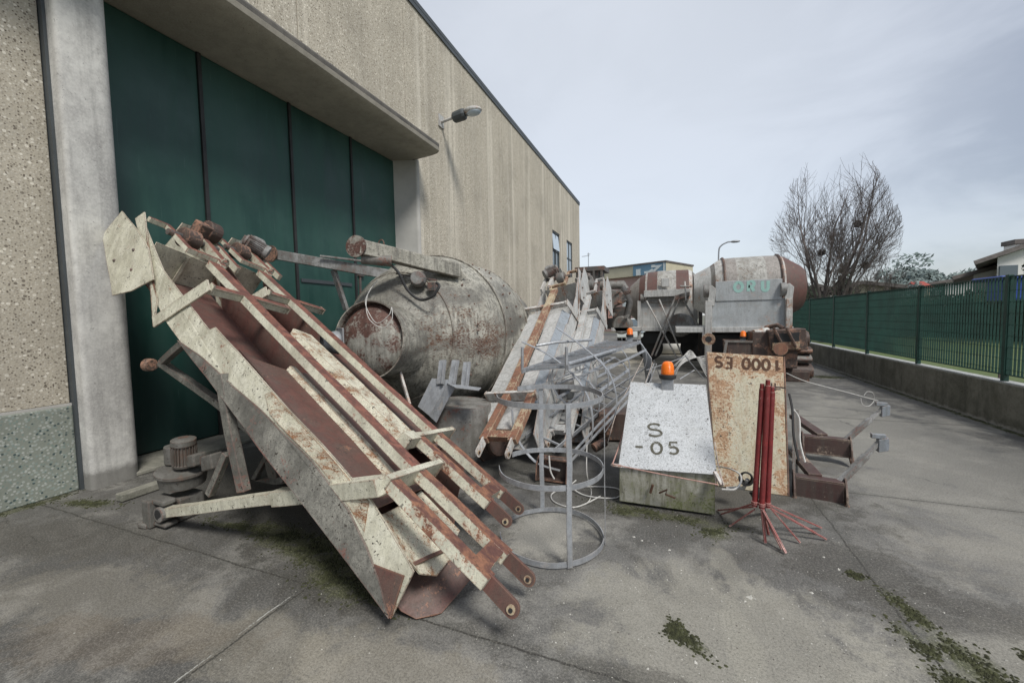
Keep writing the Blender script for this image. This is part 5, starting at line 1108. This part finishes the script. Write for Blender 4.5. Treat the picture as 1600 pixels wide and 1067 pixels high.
def sgpoly(pts,nm):
    P_=[]
    for sx,sz in pts:
        p=A0.lerp(B0,.79+.208*sx)+nb*.36; p.z=zF+.02+(zT-zF-.08)*sz; P_.append(p)
    build(MB().plate(P_,.02),nm,'signwhite',sg)
sgpoly([(.10,.0),(.24,.0),(.24,.62),(.10,.62)],'letter_block'); sgpoly([(.10,.78),(.34,.78),(.34,.72),(.10,.72)],'letter_bar') if False else None
sgpoly([(.36,.12),(.52,.12),(.66,.40),(.60,.52),(.50,.34),(.36,.34)],'letter_hook'); sgpoly([(.58,.88),(.70,.88),(.70,.80),(.92,.80),(.68,.18),(.55,.18),(.74,.62),(.58,.62)],'letter_zed')
sgpoly([(.94,.05),(.98,.05),(.98,.95),(.94,.95)],'letter_edge')
for s0,s1 in ((.45,.58),(.70,.84)):
    build(fb(s0,s1,at(980,460,y=42).z*.0+2.2,3.6,-.08,.08),'shutter','signwhite',far)
build(MB().tube([V(-8.2,43.5,zT),V(-8.2,43.5,zT+1.9)],.04,6).tube([V(-8.9,43.5,zT+1.55),V(-8.1,43.5,zT+1.6)],.03,5).tube([V(-8.35,43.5,zT+1.75),V(-8.0,43.5,zT+1.75)],.03,5).tube([V(-8.6,43.3,zT+1.5),V(-8.6,43.7,zT+1.65)],.02,5),'antenna','galv',far)
build(MB().box((-7.6,43.4,zT),(-7.0,44,zT+.35)),'chimney','roof',far)
def house(px0,px1,pyw,y,depth,label,wallmat,eaves,ridge_dx,ztop_px,name='house',chim=None,overl=.8,wins=()):
    x0,x1=at(px0,pyw,y=y).x,at(px1,pyw,y=y).x; ze=at(px0,pyw,y=y).z; zr=at(px1,ztop_px,y=y).z
    t=thing(name,label,'house',((x0+x1)/2,y,0)); K=(x0+.5)/y*1.12*depth
    build(MB().add([(x0,y,0),(x1,y,0),(x1,y,zr),(x0,y,ze),(x0+K,y+depth,0),(x1+K,y+depth,0),(x1+K,y+depth,zr),(x0+K,y+depth,ze)],[(0,1,2,3),(5,4,7,6),(4,0,3,7),(1,5,6,2),(3,2,6,7)]),'wall',wallmat,t)
    sl=(zr-ze)/(x1-x0)
    a=V(x0-overl,y-.35,ze-sl*overl+.1);b_=V(x1,y-.35,zr+.1);c=V(x1+K,y+depth+overl,zr+.1);d=V(x0-overl+K,y+depth+overl,ze-sl*overl+.1)
    rf=build(MB().plate([a,b_,c,d],.22),'roof','roof',t)
    xr=x1+(x1-x0)+overl; d2=V(xr,y-.35,ze-sl*overl+.1); e2=V(xr+K,y+depth+overl,ze-sl*overl+.1)
    build(MB().plate([b_+V(.01,0,0),d2,e2,c+V(.01,0,0)],.22),'roof','roof',t)
    build(MB().add([(x1,y+.001,0),(2*x1-x0,y+.001,0),(2*x1-x0,y+.001,ze),(x1,y+.001,zr),(2*x1-x0+K,y+depth,0),(2*x1-x0+K,y+depth,ze)],[(0,1,2,3),(1,4,5,2)]),'wall',wallmat,t)
    for (wx,wy,ww,wh_) in wins:
        p=at(wx,wy,y=y-.02); build(MB().boxax(p,V(ww/2,0,0),V(0,.05,0),V(0,0,wh_/2)),'window','glass',t)
    if chim:
        p=at(*chim,y=y+1); build(MB().boxax(p-V(0,0,.45),V(.42,0,0),V(0,.42,0),V(0,0,.5)),'chimney','render',rf); build(MB().boxax(p+V(0,0,.18),V(.5,0,0),V(0,.5,0),V(0,0,.12)),'chimney_cap','roof',rf)
    return t
house(1559,1640,400,30,9,'white two-storey house with broad dark eaves and chimney at right edge','render',0,0,372,chim=(1594,384),overl=1.1,wins=((1575,428,.7,.9),))
house(1521,1575,428,33,7,'lower white wing with dark sloping roof left of the white house','render',0,0,414,overl=1.1,name='house')
house(1478,1512,441,48,8,'distant low house with pale grey roof above the fence','render',0,0,436,overl=1.4)
house(1300,1345,452,33,8,'brownish house half hidden behind the large bare tree','beige',0,0,444,overl=.7)
house(1253,1275,455,36,8,'grey house visible between the mixer drum and the bare tree','roof',0,0,448,overl=.7)
c=at(1433,444,y=45); ki=thing('garden_kiosk','small red roofed kiosk peeking over the fence','kiosk',(c.x,c.y,0)); MT['redroof']=simple('red_roof',(.30,.05,.035),.7)
build(MB().add([c+V(-.9,-.5,-.3),c+V(.9,-.5,-.3),c+V(.9,.5,-.3),c+V(-.9,.5,-.3),c+V(-.4,0,.22),c+V(.4,0,.22)],[(0,1,5,4),(1,2,5),(2,3,4,5),(3,0,4),(0,3,2,1)]),'roof','redroof',ki)
build(MB().box((c.x-.7,c.y-.4,0),(c.x+.7,c.y+.4,c.z-.31)),'wall','beige',ki)
bp=at(1590,440,y=11.5); bt=thing('blue_container','blue plastic container behind the fence at right edge','container',(bp.x+.3,11.5,0))
zt_=at(1590,430,y=11.5).z
build(MB().box((bp.x-.05,11.5,zt_-.5),(bp.x+1.2,12.3,zt_-.08)),'tub','bluebox',bt,bevel=.04)
for q0 in (0,1.05): build(MB().box((bp.x+q0,11.85,-.02),(bp.x+q0+.05,11.9,zt_-.501)),'stand_leg','dark',bt)
build(MB().box((bp.x-.28,11.45,zt_-.079),(bp.x+1.26,12.35,zt_)),'lid','bluebox',bt,bevel=.03)
# street lamp
sl=thing('street_lamp','slim curved street lamp rising behind the lettered mixer','street lamp',(at(1123,400,y=32).x,32,0))
lb=V(at(1123,400,y=32).x,32,0); t1=at(1123,395,y=32).z; hp_=at(1141,378,y=32)
build(MB().tube(smoothpath([lb,V(lb.x,32,t1*.7),V(lb.x,32,t1),V(lb.x+.12,32,t1+.45),V(lb.x+.5,32,hp_.z-.02),hp_]),[.07]*0 or .05,8),'pole','galv',sl,smooth=True)
build(MB().sphere(hp_+V(.3,0,0),.32,12,(1,.5,.28)),'lamp_head','galv',sl,smooth=True)
# ------------------------------------------------------------------ light
w=bpy.data.worlds.new('World'); sc.world=w; w.use_nodes=True; nt=w.node_tree; nt.nodes.clear(); g=N(nt)
out=g.n('ShaderNodeOutputWorld'); SE,SA=R(52),R(128)
sky=g.n('ShaderNodeTexSky',sky_type='NISHITA'); sky.sun_disc=False; sky.sun_elevation=SE; sky.sun_rotation=SA
bg1=g.n('ShaderNodeBackground'); g.l(sky.outputs[0],bg1.inputs[0]); bg1.inputs[1].default_value=.05
tc=g.n('ShaderNodeTexCoord').outputs['Generated']; sp=g.n('ShaderNodeSeparateXYZ'); g.l(tc,sp.inputs[0])
cn=g.noise(g.scale(tc,(1,1,2.2)),2.1,6,.55,.5)
zen=g.mix(g.mapr(sp.outputs[2],.0,.75),(.41,.425,.45),(.33,.345,.375))
right=g.mapr(g.math('ADD',sp.outputs[0],g.math('MULTIPLY',sp.outputs[2],.25)),-.05,.85); col=g.mix(g.math('MULTIPLY',right,.9),zen,(.22,.232,.262))
bright=g.n('ShaderNodeVectorMath',operation='DOT_PRODUCT'); g.l(tc,bright.inputs[0]); bright.inputs[1].default_value=V(-.12,.88,.46).normalized()
col=g.mix(g.math('MULTIPLY',g.mapr(bright.outputs['Value'],.78,1.0),.75),col,(.62,.64,.66))
col=g.mix(g.math('MULTIPLY',g.mapr(cn,.40,.60),.42),col,(.62,.64,.67))
bg2=g.n('ShaderNodeBackground'); g.l(col,bg2.inputs[0]); bg2.inputs[1].default_value=1.08
ad=g.n('ShaderNodeAddShader'); g.l(bg1.outputs[0],ad.inputs[0]); g.l(bg2.outputs[0],ad.inputs[1]); g.l(ad.outputs[0],out.inputs[0])
sun=bpy.data.lights.new('sun','SUN'); sun.energy=3.2; sun.angle=R(14); sun.color=(1,.97,.92); so=bpy.data.objects.new('sun',sun); COL.objects.link(so)
# direction: sun toward +X, -Y, high
dv=V(math.sin(SA)*math.cos(SE),math.cos(SA)*math.cos(SE),math.sin(SE)); so.rotation_euler=dv.to_track_quat('Z','Y').to_euler(); so.location=(0,0,30)
sc.view_settings.view_transform='Standard'; sc.view_settings.look='None'; sc.view_settings.exposure=0
sc.render.engine='CYCLES'
